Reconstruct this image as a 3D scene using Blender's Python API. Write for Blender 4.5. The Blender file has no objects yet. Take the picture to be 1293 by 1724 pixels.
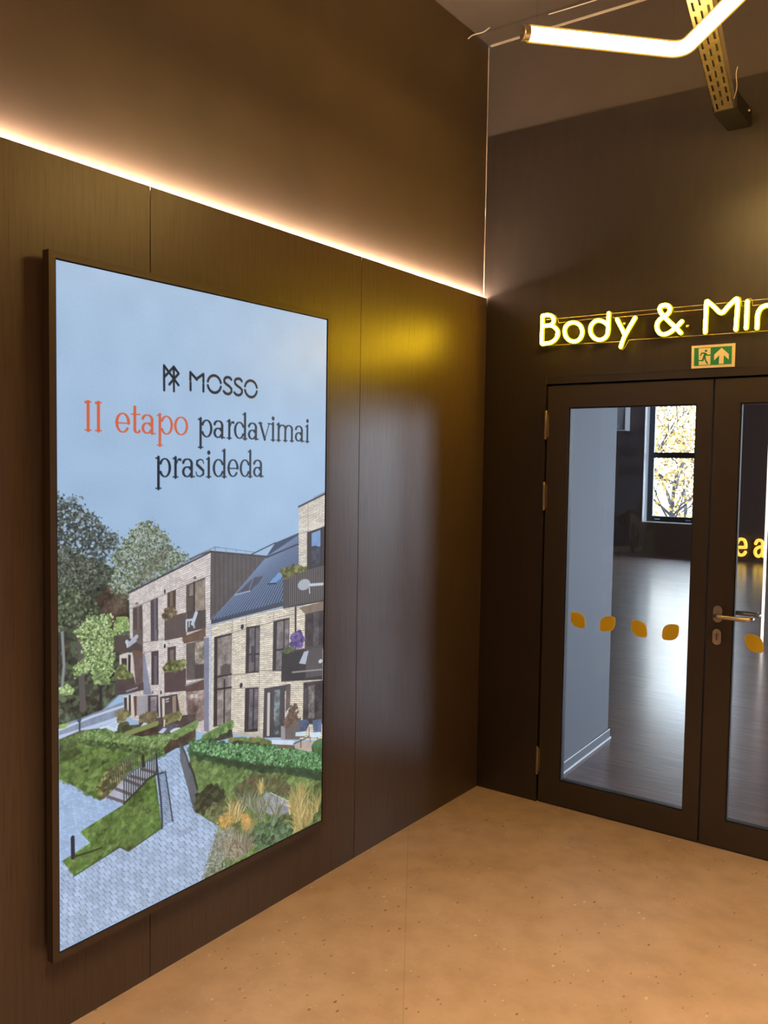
import bpy, bmesh, math, random
import numpy as np
from mathutils import Vector, Matrix

sc = bpy.context.scene
COL = sc.collection
CAM_LOC = (2.1972, -3.9189, 1.68)
CAM_R = (0.81063, 0.58536, 0.01516)
CAM_U = (-0.04495, 0.03641, 0.99833)
CAM_F = (-0.58383, 0.80996, -0.05583)
FOCAL = 1461.188
# ---------------------------------------------------------------- camera, world, lights, exposure
cd = bpy.data.cameras.new('camera'); cam = bpy.data.objects.new('camera', cd); COL.objects.link(cam)
M = Matrix((CAM_R, CAM_U, tuple(-v for v in CAM_F))).transposed()
cam.matrix_world = Matrix.Translation(CAM_LOC) @ M.to_4x4()
cd.sensor_fit = 'VERTICAL'; cd.sensor_height = 24.0; cd.lens = 24.0*FOCAL/1724.0
cd.clip_start = 0.05; cd.clip_end = 300
sc.camera = cam
sc.view_settings.view_transform = 'Standard'; sc.view_settings.look = 'None'
sc.view_settings.exposure = 0.0; sc.view_settings.gamma = 1.0; sc.view_settings.use_curve_mapping = False
sc.cycles.use_denoising = True
sc.cycles.max_bounces = 10; sc.cycles.transparent_max_bounces = 16
sc.cycles.sample_clamp_indirect = 6.0
sc.cycles.caustics_reflective = False; sc.cycles.caustics_refractive = False

wd = bpy.data.worlds.new('sky'); sc.world = wd; wd.use_nodes = True
bg = wd.node_tree.nodes['Background']; bg.inputs[0].default_value = (0.68, 0.82, 1.0, 1); bg.inputs[1].default_value = 16.0

def lamp(name, kind, loc, energy, color, rot=(0, 0, 0), size=None, size_y=None):
    d = bpy.data.lights.new(name, kind); d.energy = energy; d.color = color
    if size:
        d.shape = 'RECTANGLE'; d.size = size; d.size_y = size_y or size
    o = bpy.data.objects.new(name, d); COL.objects.link(o); o.location = loc; o.rotation_euler = rot
    return o
R = math.radians
sun = lamp('sun', 'SUN', (0, 30, 20), 6.0, (1.0, 0.95, 0.86), (R(48), 0, R(-35))); sun.data.angle = 0.01
WARM = (1.0, 0.74, 0.47)
la = lamp('fill_light_entrance', 'AREA', (2.5, -3.3, 3.70), 92, WARM, (0, 0, 0), 1.8, 0.6); la.data.spread = R(104)  # unseen fill, added to brighten the lobby floor
lb = lamp('fill_light_side', 'AREA', (3.8, -1.9, 3.70), 46, WARM, (0, 0, 0), 0.6, 1.6); lb.data.spread = R(90)  # second unseen fill, added for more light from the right
lc = lamp('fill_light_left', 'POINT', (.9, -3.5, 3.3), 32, (1.0, .66, .30)); lc.data.shadow_soft_size = .12  # unseen point lamp, added for a golden glow on the left wall
for k, (x, y, w) in enumerate(((-2.75, 13.1, 1.7), )):
    p = lamp('window_portal', 'AREA', (x, y, 1.9), 1, (1, 1, 1), (R(-90), 0, 0), w, 2.7); p.data.cycles.is_portal = True
for y in (2.7, 6.3, 9.9):
    p = lamp('window_portal', 'AREA', (6.2, y, 1.9), 1, (1, 1, 1), (R(90), 0, R(90)), 2.6, 2.6); p.data.cycles.is_portal = True

# ---------------------------------------------------------------- helpers
def lin(c):
    return tuple((v/255/12.92 if v/255 <= .04045 else ((v/255+.055)/1.055)**2.4) for v in c)
def mat(name, color, rough=0.5, metal=0.0, spec=0.5, emit=None, estr=1.0, coat=0.0):
    m = bpy.data.materials.new(name); m.use_nodes = True
    b = m.node_tree.nodes['Principled BSDF']
    b.inputs['Base Color'].default_value = (*color, 1); b.inputs['Roughness'].default_value = rough
    b.inputs['Metallic'].default_value = metal; b.inputs['Specular IOR Level'].default_value = spec
    b.inputs['Coat Weight'].default_value = coat
    if emit is not None:
        b.inputs['Emission Color'].default_value = (*emit, 1); b.inputs['Emission Strength'].default_value = estr
    return m
def nodes(m): return m.node_tree.nodes, m.node_tree.links, m.node_tree.nodes['Principled BSDF']
def coords(m, scale=(1, 1, 1), rot=(0, 0, 0)):
    n, l, b = nodes(m); tc = n.new('ShaderNodeTexCoord'); mp = n.new('ShaderNodeMapping')
    mp.inputs['Scale'].default_value = scale; mp.inputs['Rotation'].default_value = rot
    l.new(tc.outputs['Object'], mp.inputs['Vector']); return mp.outputs['Vector']
def noise(m, vec, scale, detail=4, rough=0.55):
    n, l, b = nodes(m); t = n.new('ShaderNodeTexNoise'); l.new(vec, t.inputs['Vector'])
    t.inputs['Scale'].default_value = scale; t.inputs['Detail'].default_value = detail; t.inputs['Roughness'].default_value = rough
    return t.outputs['Fac']
def ramp(m, fac, stops):
    n, l, b = nodes(m); r = n.new('ShaderNodeValToRGB'); l.new(fac, r.inputs['Fac'])
    e = r.color_ramp.elements
    while len(e) < len(stops): e.new(0.5)
    for k, (p, c) in enumerate(stops): e[k].position = p; e[k].color = (*c, 1)
    return r.outputs['Color']
def mixc(m, a, b_, fac, mode='MIX'):
    n, l, b = nodes(m); x = n.new('ShaderNodeMix'); x.data_type = 'RGBA'; x.blend_type = mode
    for s, v in ((x.inputs[0], fac), (x.inputs[6], a), (x.inputs[7], b_)):
        if isinstance(v, (int, float)): s.default_value = v
        elif isinstance(v, tuple): s.default_value = (*v, 1)
        else: l.new(v, s)
    return x.outputs[2]
def bump(m, h, strength, dist=0.01):
    n, l, b = nodes(m); x = n.new('ShaderNodeBump'); x.inputs['Strength'].default_value = strength; x.inputs['Distance'].default_value = dist
    l.new(h, x.inputs['Height']); l.new(x.outputs['Normal'], b.inputs['Normal'])
def setc(m, c): n, l, b = nodes(m); l.new(c, b.inputs['Base Color'])
def setr(m, fac, lo, hi):
    n, l, b = nodes(m); x = n.new('ShaderNodeMapRange'); l.new(fac, x.inputs[0]); x.inputs[3].default_value = lo; x.inputs[4].default_value = hi
    l.new(x.outputs[0], b.inputs['Roughness'])

def obj(name, bm, m=None, parent=None, loc=(0, 0, 0), smooth=False):
    me = bpy.data.meshes.new(name); bmesh.ops.recalc_face_normals(bm, faces=bm.faces[:]); bm.to_mesh(me); bm.free()
    if smooth:
        for p in me.polygons: p.use_smooth = True
    o = bpy.data.objects.new(name, me); COL.objects.link(o); o.location = loc
    if m: me.materials.append(m)
    if parent: o.parent = parent
    return o
def tag(o, label, cat, group=None, kind=None):
    if label: o['label'] = label
    if cat: o['category'] = cat
    if group: o['group'] = group
    if kind: o['kind'] = kind
    return o
def empty(name, loc, label, cat, group=None, kind=None):
    o = bpy.data.objects.new(name, None); COL.objects.link(o); o.location = loc; o.empty_display_size = .1
    return tag(o, label, cat, group, kind)
def struct(name, bm, m, parent=None):
    o = obj(name, bm, m, parent)
    if parent is None: o['kind'] = 'structure'
    return o
def box(bm, x0, x1, y0, y1, z0, z1, bevel=0.0):
    r = bmesh.ops.create_cube(bm, size=1.0)
    for v in r['verts']:
        v.co = Vector(((x0+x1)/2+v.co.x*(x1-x0), (y0+y1)/2+v.co.y*(y1-y0), (z0+z1)/2+v.co.z*(z1-z0)))
    if bevel:
        es = list({e for v in r['verts'] for e in v.link_edges})
        bmesh.ops.bevel(bm, geom=es, offset=bevel, segments=2, affect='EDGES', profile=0.5)
def boxes(*bs, bevel=0.0):
    bm = bmesh.new()
    for b in bs: box(bm, *b, bevel=bevel)
    return bm
def tube(bm, pts, r, seg=12, cap=True):
    pts = [Vector(p) for p in pts]; rs = list(r) if hasattr(r, '__len__') else [r]*len(pts)
    n = len(pts); T = []
    for i in range(n):
        a = pts[max(0, i-1)]; b = pts[min(n-1, i+1)]; T.append((b-a).normalized())
    up = Vector((0, 0, 1)) if abs(T[0].z) < .9 else Vector((1, 0, 0))
    u = T[0].cross(up).normalized(); rings = []
    for i in range(n):
        u = (u-T[i]*u.dot(T[i])).normalized(); w = T[i].cross(u)
        rings.append([bm.verts.new(pts[i]+(u*math.cos(2*math.pi*k/seg)+w*math.sin(2*math.pi*k/seg))*rs[i]) for k in range(seg)])
    for i in range(n-1):
        for k in range(seg): bm.faces.new((rings[i][k], rings[i][(k+1) % seg], rings[i+1][(k+1) % seg], rings[i+1][k]))
    if cap:
        for ring, t, p, q, s in ((rings[0], -T[0], pts[0], rs[0], 1), (rings[-1], T[-1], pts[-1], rs[-1], -1)):
            prev = ring
            for a in (35, 65):
                f = math.cos(R(a)); h = math.sin(R(a))
                new = [bm.verts.new(p+(v.co-p)*f+t*q*h) for v in ring]
                for k in range(seg): bm.faces.new((prev[k], prev[(k+1) % seg], new[(k+1) % seg], new[k]))
                prev = new
            bm.faces.new(prev)
def smoothpath(pts, n=6):
    pts = [Vector(p) for p in pts]; out = []
    for i in range(len(pts)-1):
        p0 = pts[max(0, i-1)]; p1 = pts[i]; p2 = pts[i+1]; p3 = pts[min(len(pts)-1, i+2)]
        for k in range(n):
            t = k/n; out.append(0.5*((2*p1)+(p2-p0)*t+(2*p0-5*p1+4*p2-p3)*t*t+(3*p1-p0-3*p2+p3)*t**3))
    out.append(pts[-1]); return out
def prism(bm, pts, axis, a, b):
    """extrude a 2-D outline: axis 'y' takes (x,z) pairs, 'x' takes (y,z), 'z' takes (x,y)"""
    def P(p, t): return {'y': (p[0], t, p[1]), 'x': (t, p[0], p[1]), 'z': (p[0], p[1], t)}[axis]
    A = [bm.verts.new(P(p, a)) for p in pts]; B = [bm.verts.new(P(p, b)) for p in pts]; n = len(pts)
    bm.faces.new(A); bm.faces.new(B[::-1])
    for i in range(n): bm.faces.new((A[i], A[(i+1) % n], B[(i+1) % n], B[i]))

# ---------------------------------------------------------------- materials
veneer = mat('dark_oak_veneer', (.06, .04, .03), .36, spec=.5)
v = coords(veneer, (14, 14, 0.7)); g1 = noise(veneer, v, 6, 8, .65)
v2 = coords(veneer, (60, 60, 1.6)); g2 = noise(veneer, v2, 4, 3, .5)
c = ramp(veneer, g1, [(.30, (.066, .043, .032)), (.50, (.080, .053, .039)), (.72, (.092, .062, .046))])
c = mixc(veneer, c, ramp(veneer, g2, [(.30, (.62, .60, .58)), (.42, (1, 1, 1))]), 1.0, 'MULTIPLY'); setc(veneer, c)
setr(veneer, g2, .42, .31); veneer.node_tree.nodes['Principled BSDF'].inputs['Specular IOR Level'].default_value = .42; bump(veneer, g2, .12, .002)
paint = mat('dark_brown_paint', (.085, .060, .046), .45)
v = coords(paint, (1, 1, 1)); gp = noise(paint, v, 120, 3); bump(paint, gp, .12, .002)
setc(paint, ramp(paint, noise(paint, v, 3, 3), [(.3, (.076, .054, .042)), (.7, (.096, .068, .052))]))
plaster = mat('taupe_plaster', (.12, .09, .07), .8)
v = coords(plaster); bump(plaster, noise(plaster, v, 60, 4), .12, .003)
setc(plaster, ramp(plaster, noise(plaster, v, 2.5, 4), [(.3, (.072, .055, .044)), (.7, (.086, .066, .053))]))
blackpaint = mat('black_brown_panel', (.052, .037, .030), .34, spec=.65)
v = coords(blackpaint, (6, 6, 1)); setc(blackpaint, ramp(blackpaint, noise(blackpaint, v, 5, 5), [(.3, (.025, .018, .014)), (.7, (.033, .024, .018))]))
doorpaint = mat('door_frame_lacquer', (.043, .031, .025), .38)
stone = mat('beige_stone_floor', (.5, .38, .28), .42)
v = coords(stone)
base = ramp(stone, noise(stone, v, 2.2, 6, .6), [(.30, (.52, .35, .235)), (.5, (.57, .39, .268)), (.72, (.61, .43, .305))])
cl = ramp(stone, noise(stone, v, 9, 5, .6), [(.35, (.88, .87, .86)), (.6, (1.03, 1.03, 1.03))]); base = mixc(stone, base, cl, 1.0, 'MULTIPLY')
n_, l_, b_ = nodes(stone)
def specks(scale, thr, colr, base, seed):
    vo = n_.new('ShaderNodeTexVoronoi'); vo.inputs['Scale'].default_value = scale; vo.inputs['Randomness'].default_value = 1.0
    mp = n_.new('ShaderNodeMapping'); mp.inputs['Location'].default_value = (seed, seed*2, 0); mp.inputs['Scale'].default_value = (1, .55, 1); mp.inputs['Rotation'].default_value = (0, 0, .7)
    l_.new(v, mp.inputs[0]); l_.new(mp.outputs[0], vo.inputs['Vector'])
    sep = n_.new('ShaderNodeSeparateColor'); l_.new(vo.outputs['Color'], sep.inputs[0])
    rr = n_.new('ShaderNodeMapRange'); l_.new(sep.outputs[0], rr.inputs[0]); rr.inputs[1].default_value = .55; rr.inputs[2].default_value = 1.0; rr.inputs[3].default_value = 0.0; rr.inputs[4].default_value = thr
    lt = n_.new('ShaderNodeMath'); lt.operation = 'LESS_THAN'; l_.new(vo.outputs['Distance'], lt.inputs[0]); l_.new(rr.outputs[0], lt.inputs[1])
    return mixc(stone, base, colr, lt.outputs[0])
base = specks(26, .125, (.24, .15, .085), base, 3.1); base = specks(45, .18, (.30, .20, .12), base, 7.7)
base = specks(30, .15, (.72, .58, .43), base, 11.3); base = specks(60, .14, (.68, .54, .40), base, 5.2)
geo = n_.new('ShaderNodeVectorMath'); geo.operation = 'DOT_PRODUCT'; l_.new(v, geo.inputs[0]); geo.inputs[1].default_value = (.833/2.8, .553/2.8, 0)
ad = n_.new('ShaderNodeMath'); ad.operation = 'ADD'; l_.new(geo.outputs['Value'], ad.inputs[0]); ad.inputs[1].default_value = 10+.355/2.8
fr_ = n_.new('ShaderNodeMath'); fr_.operation = 'FRACT'; l_.new(ad.outputs[0], fr_.inputs[0])
jl = n_.new('ShaderNodeMath'); jl.operation = 'LESS_THAN'; l_.new(fr_.outputs[0], jl.inputs[0]); jl.inputs[1].default_value = .0009
base = mixc(stone, base, mixc(stone, base, (.74, .72, .70), 1.0, 'MULTIPLY'), jl.outputs[0])
setc(stone, base); setr(stone, noise(stone, v, 4, 3), .34, .48)
wood = mat('grey_brown_wood_floor', (.12, .08, .07), .3)
v = coords(wood)
br = nodes(wood)[0].new('ShaderNodeTexBrick'); nodes(wood)[1].new(v, br.inputs['Vector'])
br.inputs['Scale'].default_value = 1.0; br.inputs['Brick Width'].default_value = 1.9; br.inputs['Row Height'].default_value = .19; br.inputs['Mortar Size'].default_value = .0012
br.inputs['Color1'].default_value = (.21, .125, .105, 1); br.inputs['Color2'].default_value = (.25, .155, .130, 1); br.inputs['Mortar'].default_value = (.10, .065, .055, 1)
gw = noise(wood, coords(wood, (1.2, 22, 1)), 3, 6, .6)
setc(wood, mixc(wood, br.outputs['Color'], ramp(wood, gw, [(.3, (.48, .46, .46)), (.65, (1.2, 1.18, 1.18))]), 1.0, 'MULTIPLY'))
setr(wood, gw, .42, .30); bump(wood, gw, .08, .003); wb = wood.node_tree.nodes['Principled BSDF']; wb.inputs['Coat Weight'].default_value = .8; wb.inputs['Coat Roughness'].default_value = .2
white = mat('blue_white_wall_paint', (.15, .152, .168), .6); bump(white, noise(white, coords(white), 90, 2), .05, .002)
gloss_white = mat('white_gloss_trim', (.82, .82, .83), .25)
farbrown = mat('brown_wall_panel', (.060, .031, .019), .6)
black = mat('black_metal', (.018, .017, .018), .38)
bezel_m = mat('bronze_bezel', (.060, .040, .028), .40, metal=.2)
galv = mat('galvanised_steel', (.3, .24, .2), .5, metal=.35)
v = coords(galv); setc(galv, ramp(galv, noise(galv, v, 40, 3), [(.3, (.17, .13, .10)), (.7, (.24, .19, .15))]))
darksteel = mat('dark_bracket_steel', (.018, .015, .013), .5, metal=.3)
steel = mat('brushed_steel', (.66, .58, .50), .28, metal=1.0)
hinge_m = mat('bronze_hinge', (.30, .23, .17), .4, metal=.8)
cable_m = mat('white_cable', (.75, .70, .62), .5)
def glassmat(name, tint, refl=0.06):
    m = bpy.data.materials.new(name); m.use_nodes = True; n = m.node_tree.nodes; l = m.node_tree.links; n.clear()
    o = n.new('ShaderNodeOutputMaterial'); t = n.new('ShaderNodeBsdfTransparent'); t.inputs[0].default_value = (*tint, 1)
    g = n.new('ShaderNodeBsdfGlossy'); g.inputs['Roughness'].default_value = 0.02
    f = n.new('ShaderNodeFresnel'); f.inputs[0].default_value = 1.28
    x = n.new('ShaderNodeMixShader'); l.new(f.outputs[0], x.inputs[0]); l.new(t.outputs[0], x.inputs[1]); l.new(g.outputs[0], x.inputs[2]); l.new(x.outputs[0], o.inputs[0])
    return m
glass = glassmat('clear_glass', (.97, .98, .98))
acrylic = glassmat('clear_acrylic', (.95, .93, .88))
acr_edge = mat('acrylic_edge', (.62, .52, .34), .3)
def vinyl(name, c):
    m = bpy.data.materials.new(name); m.use_nodes = True; n = m.node_tree.nodes; l = m.node_tree.links; n.clear()
    o = n.new('ShaderNodeOutputMaterial'); d = n.new('ShaderNodeBsdfDiffuse'); t_ = n.new('ShaderNodeBsdfTranslucent'); x = n.new('ShaderNodeAddShader')
    d.inputs[0].default_value = (*c, 1); t_.inputs[0].default_value = (*[v_*.85 for v_ in c], 1); l.new(d.outputs[0], x.inputs[0]); l.new(t_.outputs[0], x.inputs[1]); l.new(x.outputs[0], o.inputs[0]); return m
yellow = vinyl('yellow_vinyl', (.88, .61, .05))
palerim = vinyl('pale_vinyl_rim', (.75, .57, .28))
neon_core = mat('neon_core', (.8, .7, .3), .4, emit=(1.0, .61, .0130), estr=74)
neon_halo = mat('neon_halo_sleeve', (.6, .5, .05), .4, emit=(1.0, .74, .01), estr=1.05)  # letter body that also paints the yellow halo around the bright core
tube_m = mat('warm_light_tube', (.9, .8, .6), .3, emit=(1.0, .62, .18), estr=95)
led_m = mat('led_tape', (.9, .8, .7), .4, emit=(1.0, .74, .54), estr=520)
letter_m = mat('lit_yellow_letter', (.8, .55, .1), .4, emit=(1.0, .60, .07), estr=1.1)
pole_m = mat('glowing_tube', (.9, .85, .8), .3, emit=(1.0, .84, .72), estr=1.5)

# ---------------------------------------------------------------- the lobby shell
H = 3.788
struct('floor', boxes((0, 5, -7.5, 0.06, -.1, 0)), stone)
struct('ceiling', boxes((-.2, 5.2, -7.6, -.125, H, H+.1)), plaster)
struct('trim_1', boxes((-.02, 5.0, -.125, 0, H-.010, H+.1)), plaster)
JT = [-7.5, -5.37, -4.29, -3.21, -2.132, -1.053, -.004]
struct('wall_left', boxes(*[(-.008, 0, JT[i]+.0012, JT[i+1]-.0012, 0, 2.524) for i in range(6)], bevel=.0008), veneer)
struct('wall_left_upper', boxes((-.2, -.026, -7.5, 0, 2.45, H), (-.2, -.0085, -7.5, 0, -.1, 2.45)), paint)
struct('wall_back', boxes((-8, .338, 0, .12, 0, 3.329), (.338, 1.945, 0, .12, 2.078, 3.329), (1.945, 5.0, 0, .12, 0, 3.329)), blackpaint)
struct('wall_back_upper', boxes((-8, 5.0, .006, .12, 3.329, H+.1)), plaster)
struct('trim_2', boxes((.330, 1.953, -.0015, .0, 2.112, 2.116), (.333, .338, -.003, .0, .0, 2.112), (1.945, 1.950, -.003, 0, 0, 2.112)), doorpaint)
struct('door_frame', boxes((.338, .362, .062, .12, 0, 2.078), (1.921, 1.945, .062, .12, 0, 2.078), (.362, 1.921, .062, .12, 2.055, 2.078), (.345, 1.938, .010, .11, 0, .007)), doorpaint)
struct('wall_right', boxes((5.0, 5.2, -7.5, .12, 0, H)), paint)
struct('wall_front', boxes((-.2, 5.2, -7.7, -7.5, 0, H)), paint)

# ---------------------------------------------------------------- the room behind the glass doors
struct('floor_room', boxes((-8, 6, .06, 12.7, -.1, 0)), wood)
struct('ceiling_room', boxes((-8.2, 6.4, .12, 13, 3.4, 3.5)), farbrown)
WX0, WX1, WZ0, WZ1 = -3.59, -1.92, .62, 3.2
struct('wall_far', boxes((-8, -3.927, 12.7, 12.98, 0, 3.4), (-3.922, WX0, 12.7, 12.98, 0, 3.4), (WX0, WX1, 12.7, 12.98, 0, WZ0), (WX0, WX1, 12.7, 12.98, WZ1, 3.4), (WX1, 6.4, 12.7, 12.98, 0, 3.4)), farbrown)
struct('wall_room_left', boxes((-8.2, -8, .12, 12.98, 0, 3.4)), farbrown)
RW = [(1.4, 4.0), (5.0, 7.6), (8.6, 11.2)]
bs = [(6.0, 6.3, .12, 1.4, 0, 3.4), (6.0, 6.3, 4.0, 5.0, 0, 3.4), (6.0, 6.3, 7.6, 8.6, 0, 3.4), (6.0, 6.3, 11.2, 12.98, 0, 3.4)]
for a, b in RW: bs += [(6.0, 6.3, a, b, 0, .62), (6.0, 6.3, a, b, 3.2, 3.4)]
struct('wall_room_right', boxes(*bs), farbrown)
bm = bmesh.new(); prism(bm, [(.285, .121), (.281, .42), (.242, 1.2), (.02, 1.2), (.02, .121)], 'z', 0, 3.4)
struct('wall_room_return', bm, white)
def along(a, b, off): # offset of a wall line to its right side
    d = Vector((b[0]-a[0], b[1]-a[1])); n = Vector((d.y, -d.x)).normalized(); return (a[0]+n.x*off, a[1]+n.y*off), (b[0]+n.x*off, b[1]+n.y*off)
bm = bmesh.new(); A, B = (.2855, .14), (.242, 1.2)
for z0, z1, o in ((0, .014, .018), (.012, .056, .010), (.054, .062, .012)):
    p, q = along(A, B, .001); r, s = along(A, B, o)
    if o == .010: prism(bm, [p, q, (s[0], s[1]+.01), r], 'z', z0, z1)
    else:
        bb = bmesh.new(); tube(bb, [(r[0]-.004, r[1], (z0+z1)/2), (s[0]-.004, s[1]+.006, (z0+z1)/2)], (z1-z0)/2, 12); struct('trim_5' if z0 == 0 else 'trim_6', bb, gloss_white)
struct('baseboard_room', bm, white)
# the far window
w = empty('window_1', ((WX0+WX1)/2, 12.84, WZ0), None, None, None, 'structure')
def rel(o, p): o.parent = p; o.matrix_parent_inverse = Matrix.Translation(p.location).inverted(); return o
rel(obj('window_reveal', boxes((WX0, WX0+.012, 12.69, 12.93, WZ0, WZ1), (WX1-.012, WX1, 12.69, 12.93, WZ0, WZ1), (WX0+.012, WX1-.012, 12.69, 12.93, WZ0, WZ0+.012)), gloss_white), w)
GX0, GX1 = -3.47, -2.03
rel(obj('window_frame', boxes((WX0+.012, GX0, 12.93, 12.98, WZ0+.012, WZ1), (GX1, WX1-.012, 12.93, 12.98, WZ0+.012, WZ1), (GX0, GX1, 12.93, 12.98, WZ0+.012, .735), (GX0, GX1, 12.93, 12.98, 1.868, 1.975), (GX0, GX1, 12.93, 12.98, WZ1-.1, WZ1)), black), w)
rel(obj('window_pane', boxes((GX0, GX1, 12.955, 12.958, .735, 1.868)), glass), w)
rel(obj('window_pane', boxes((GX0, GX1, 12.955, 12.958, 1.975, WZ1-.1)), glass), w)
for x in (-3.42, -2.82):
    rel(obj('drain_cap', boxes((x, x+.10, 12.925, 12.93, .672, .684)), gloss_white), w)

# ---------------------------------------------------------------- glass doors
def leaf(name, x0, x1, gx0, gx1, label):
    r = empty(name, (x0, .03, 0), label, 'door', None, 'structure')
    fr = boxes((x0, gx0, .004, .060, .008, 2.068), (gx1, x1, .004, .060, .008, 2.068), (gx0, gx1, .004, .060, 1.963, 2.068), (gx0, gx1, .004, .060, .008, .128))
    rel(obj('leaf_frame', fr, doorpaint), r)
    rel(obj('glass_pane', boxes((gx0-.01, gx1+.01, .030, .036, .118, 1.973)), glass), r)
    e = .006
    rel(obj('glazing_bead', boxes((gx0, gx0+e, .012, .030, .128, 1.963), (gx1-e, gx1, .012, .030, .128, 1.963), (gx0+e, gx1-e, .012, .030, .128, .128+e), (gx0+e, gx1-e, .012, .030, 1.963-e, 1.963)), black), r)
    return r
d1 = leaf('door_1', .347, 1.128, .457, 1.060, 'left leaf of the dark framed double glass door, with four leaf decals')
d2 = leaf('door_2', 1.136, 1.935, 1.243, 1.835, 'right leaf of the dark framed double glass door, with lever handle')
for z in (1.815, 1.467, .150):
    bm = bmesh.new(); tube(bm, [(.344, -.010, z), (.344, -.010, z+.128)], .0085, 12); h_ = rel(obj('hinge', bm, hinge_m, smooth=True), d1)
    bm = boxes((.346, .356, -.006, .004, z+.006, z+.122), bevel=.001); k_ = obj('hinge_plate', bm, hinge_m); k_.parent = h_
def rounded(pts_r, n=7):
    out = []
    m = len(pts_r)
    for i in range(m):
        (px, pz), r = pts_r[i]; a = Vector(pts_r[i-1][0]); b = Vector(pts_r[(i+1) % m][0]); p = Vector((px, pz))
        u = (a-p).normalized(); w_ = (b-p).normalized()
        s = p+u*r; e = p+w_*r
        for k in range(n+1):
            t = k/n; out.append(tuple(s*(1-t)**2+p*2*t*(1-t)+e*t*t))
    return out
def decal(parent, x, z, flip, s=.0385):
    sm, bg_ = s*.42, s*1.35
    # two tight corners on one diagonal, two wide ones on the other
    q = [((x-s, z+s), bg_ if flip else sm), ((x+s, z+s), sm if flip else bg_), ((x+s, z-s), bg_ if flip else sm), ((x-s, z-s), sm if flip else bg_)]
    bm = bmesh.new(); prism(bm, rounded(q), 'y', .0292, .0300); o = rel(obj('leaf_decal', bm, palerim), parent)
    s2 = s*.93; sm, bg_ = s2*.42, s2*1.35
    q = [((x-s2, z+s2), bg_ if flip else sm), ((x+s2, z+s2), sm if flip else bg_), ((x+s2, z-s2), bg_ if flip else sm), ((x-s2, z-s2), sm if flip else bg_)]
    bm = bmesh.new(); prism(bm, rounded(q), 'y', .0284, .0292); k = obj('leaf_face', bm, yellow); k.parent = o
for x, z, f in ((.522, .935, 0), (.672, .934, 1), (.825, .930, 0), (.971, .932, 1)): decal(d1, x, z, f)
for x, z, f in ((1.331, .929, 0), (1.482, .929, 1), (1.633, .929, 0), (1.784, .929, 1)): decal(d2, x, z, f)
def oval(cx, cz, w_, h, n=12):
    r = w_/2; o = []
    for k in range(n+1): a = math.pi*k/n; o.append((cx+r*math.cos(a), cz+h/2-r+r*math.sin(a)))
    for k in range(n+1): a = math.pi+math.pi*k/n; o.append((cx+r*math.cos(a), cz-h/2+r+r*math.sin(a)))
    return o
def lever(y0, sgn, name, x, z, L, m):
    bm = bmesh.new(); prism(bm, oval(x, z+.004, .038, .074), 'y', y0, y0+sgn*.008); ro = rel(obj('handle_rose', bm, m), d2)
    y = y0+sgn*.008
    pts = [(x, y, z), (x, y+sgn*.030, z), (x+.004, y+sgn*.042, z), (x+.018, y+sgn*.048, z), (x+.05, y+sgn*.048, z), (x+L-.03, y+sgn*.048, z), (x+L-.008, y+sgn*.045, z+.001), (x+L, y+sgn*.036, z+.002), (x+L+.001, y+sgn*.016, z+.002)]
    bm = bmesh.new(); tube(bm, smoothpath(pts, 5), .0095, 14); k = obj(name, bm, m, smooth=True); k.parent = ro
lever(.004, -1, 'lever_handle', 1.183, 1.040, .148, steel)
lever(.060, 1, 'lever_handle', 1.183, 1.040, .148, steel)
bm = bmesh.new(); prism(bm, oval(1.183, .943, .036, .070), 'y', .004, -.005); es = rel(obj('lock_escutcheon', bm, steel), d2)
bm = bmesh.new(); tube(bm, [(1.183, -.005, .953), (1.183, -.0085, .953)], .0085, 16, False); prism(bm, [(1.1795, .951), (1.1865, .951), (1.1865, .930), (1.1795, .930)], 'y', -.005, -.0075)
k_ = obj('lock_cylinder', bm, hinge_m); k_.parent = es
bm = bmesh.new(); prism(bm, oval(1.183, .955, .003, .010), 'y', -.0085, -.0088); k_ = obj('keyhole', bm, black); k_.parent = es

# ---------------------------------------------------------------- light tape behind the panelling
bm = bmesh.new(); vs = [bm.verts.new(p) for p in ((-.016, -7.4, 2.5225), (-.009, -7.4, 2.5225), (-.009, -.006, 2.5225), (-.016, -.006, 2.5225))]; bm.faces.new(vs)
r = bmesh.ops.extrude_face_region(bm, geom=bm.faces[:])
for v_ in r['geom']:
    if isinstance(v_, bmesh.types.BMVert): v_.co.z -= .003
tag(obj('led_strip', bm, led_m), 'warm white light strip hidden behind the top edge of the wood panelling', 'light strip')

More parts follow.
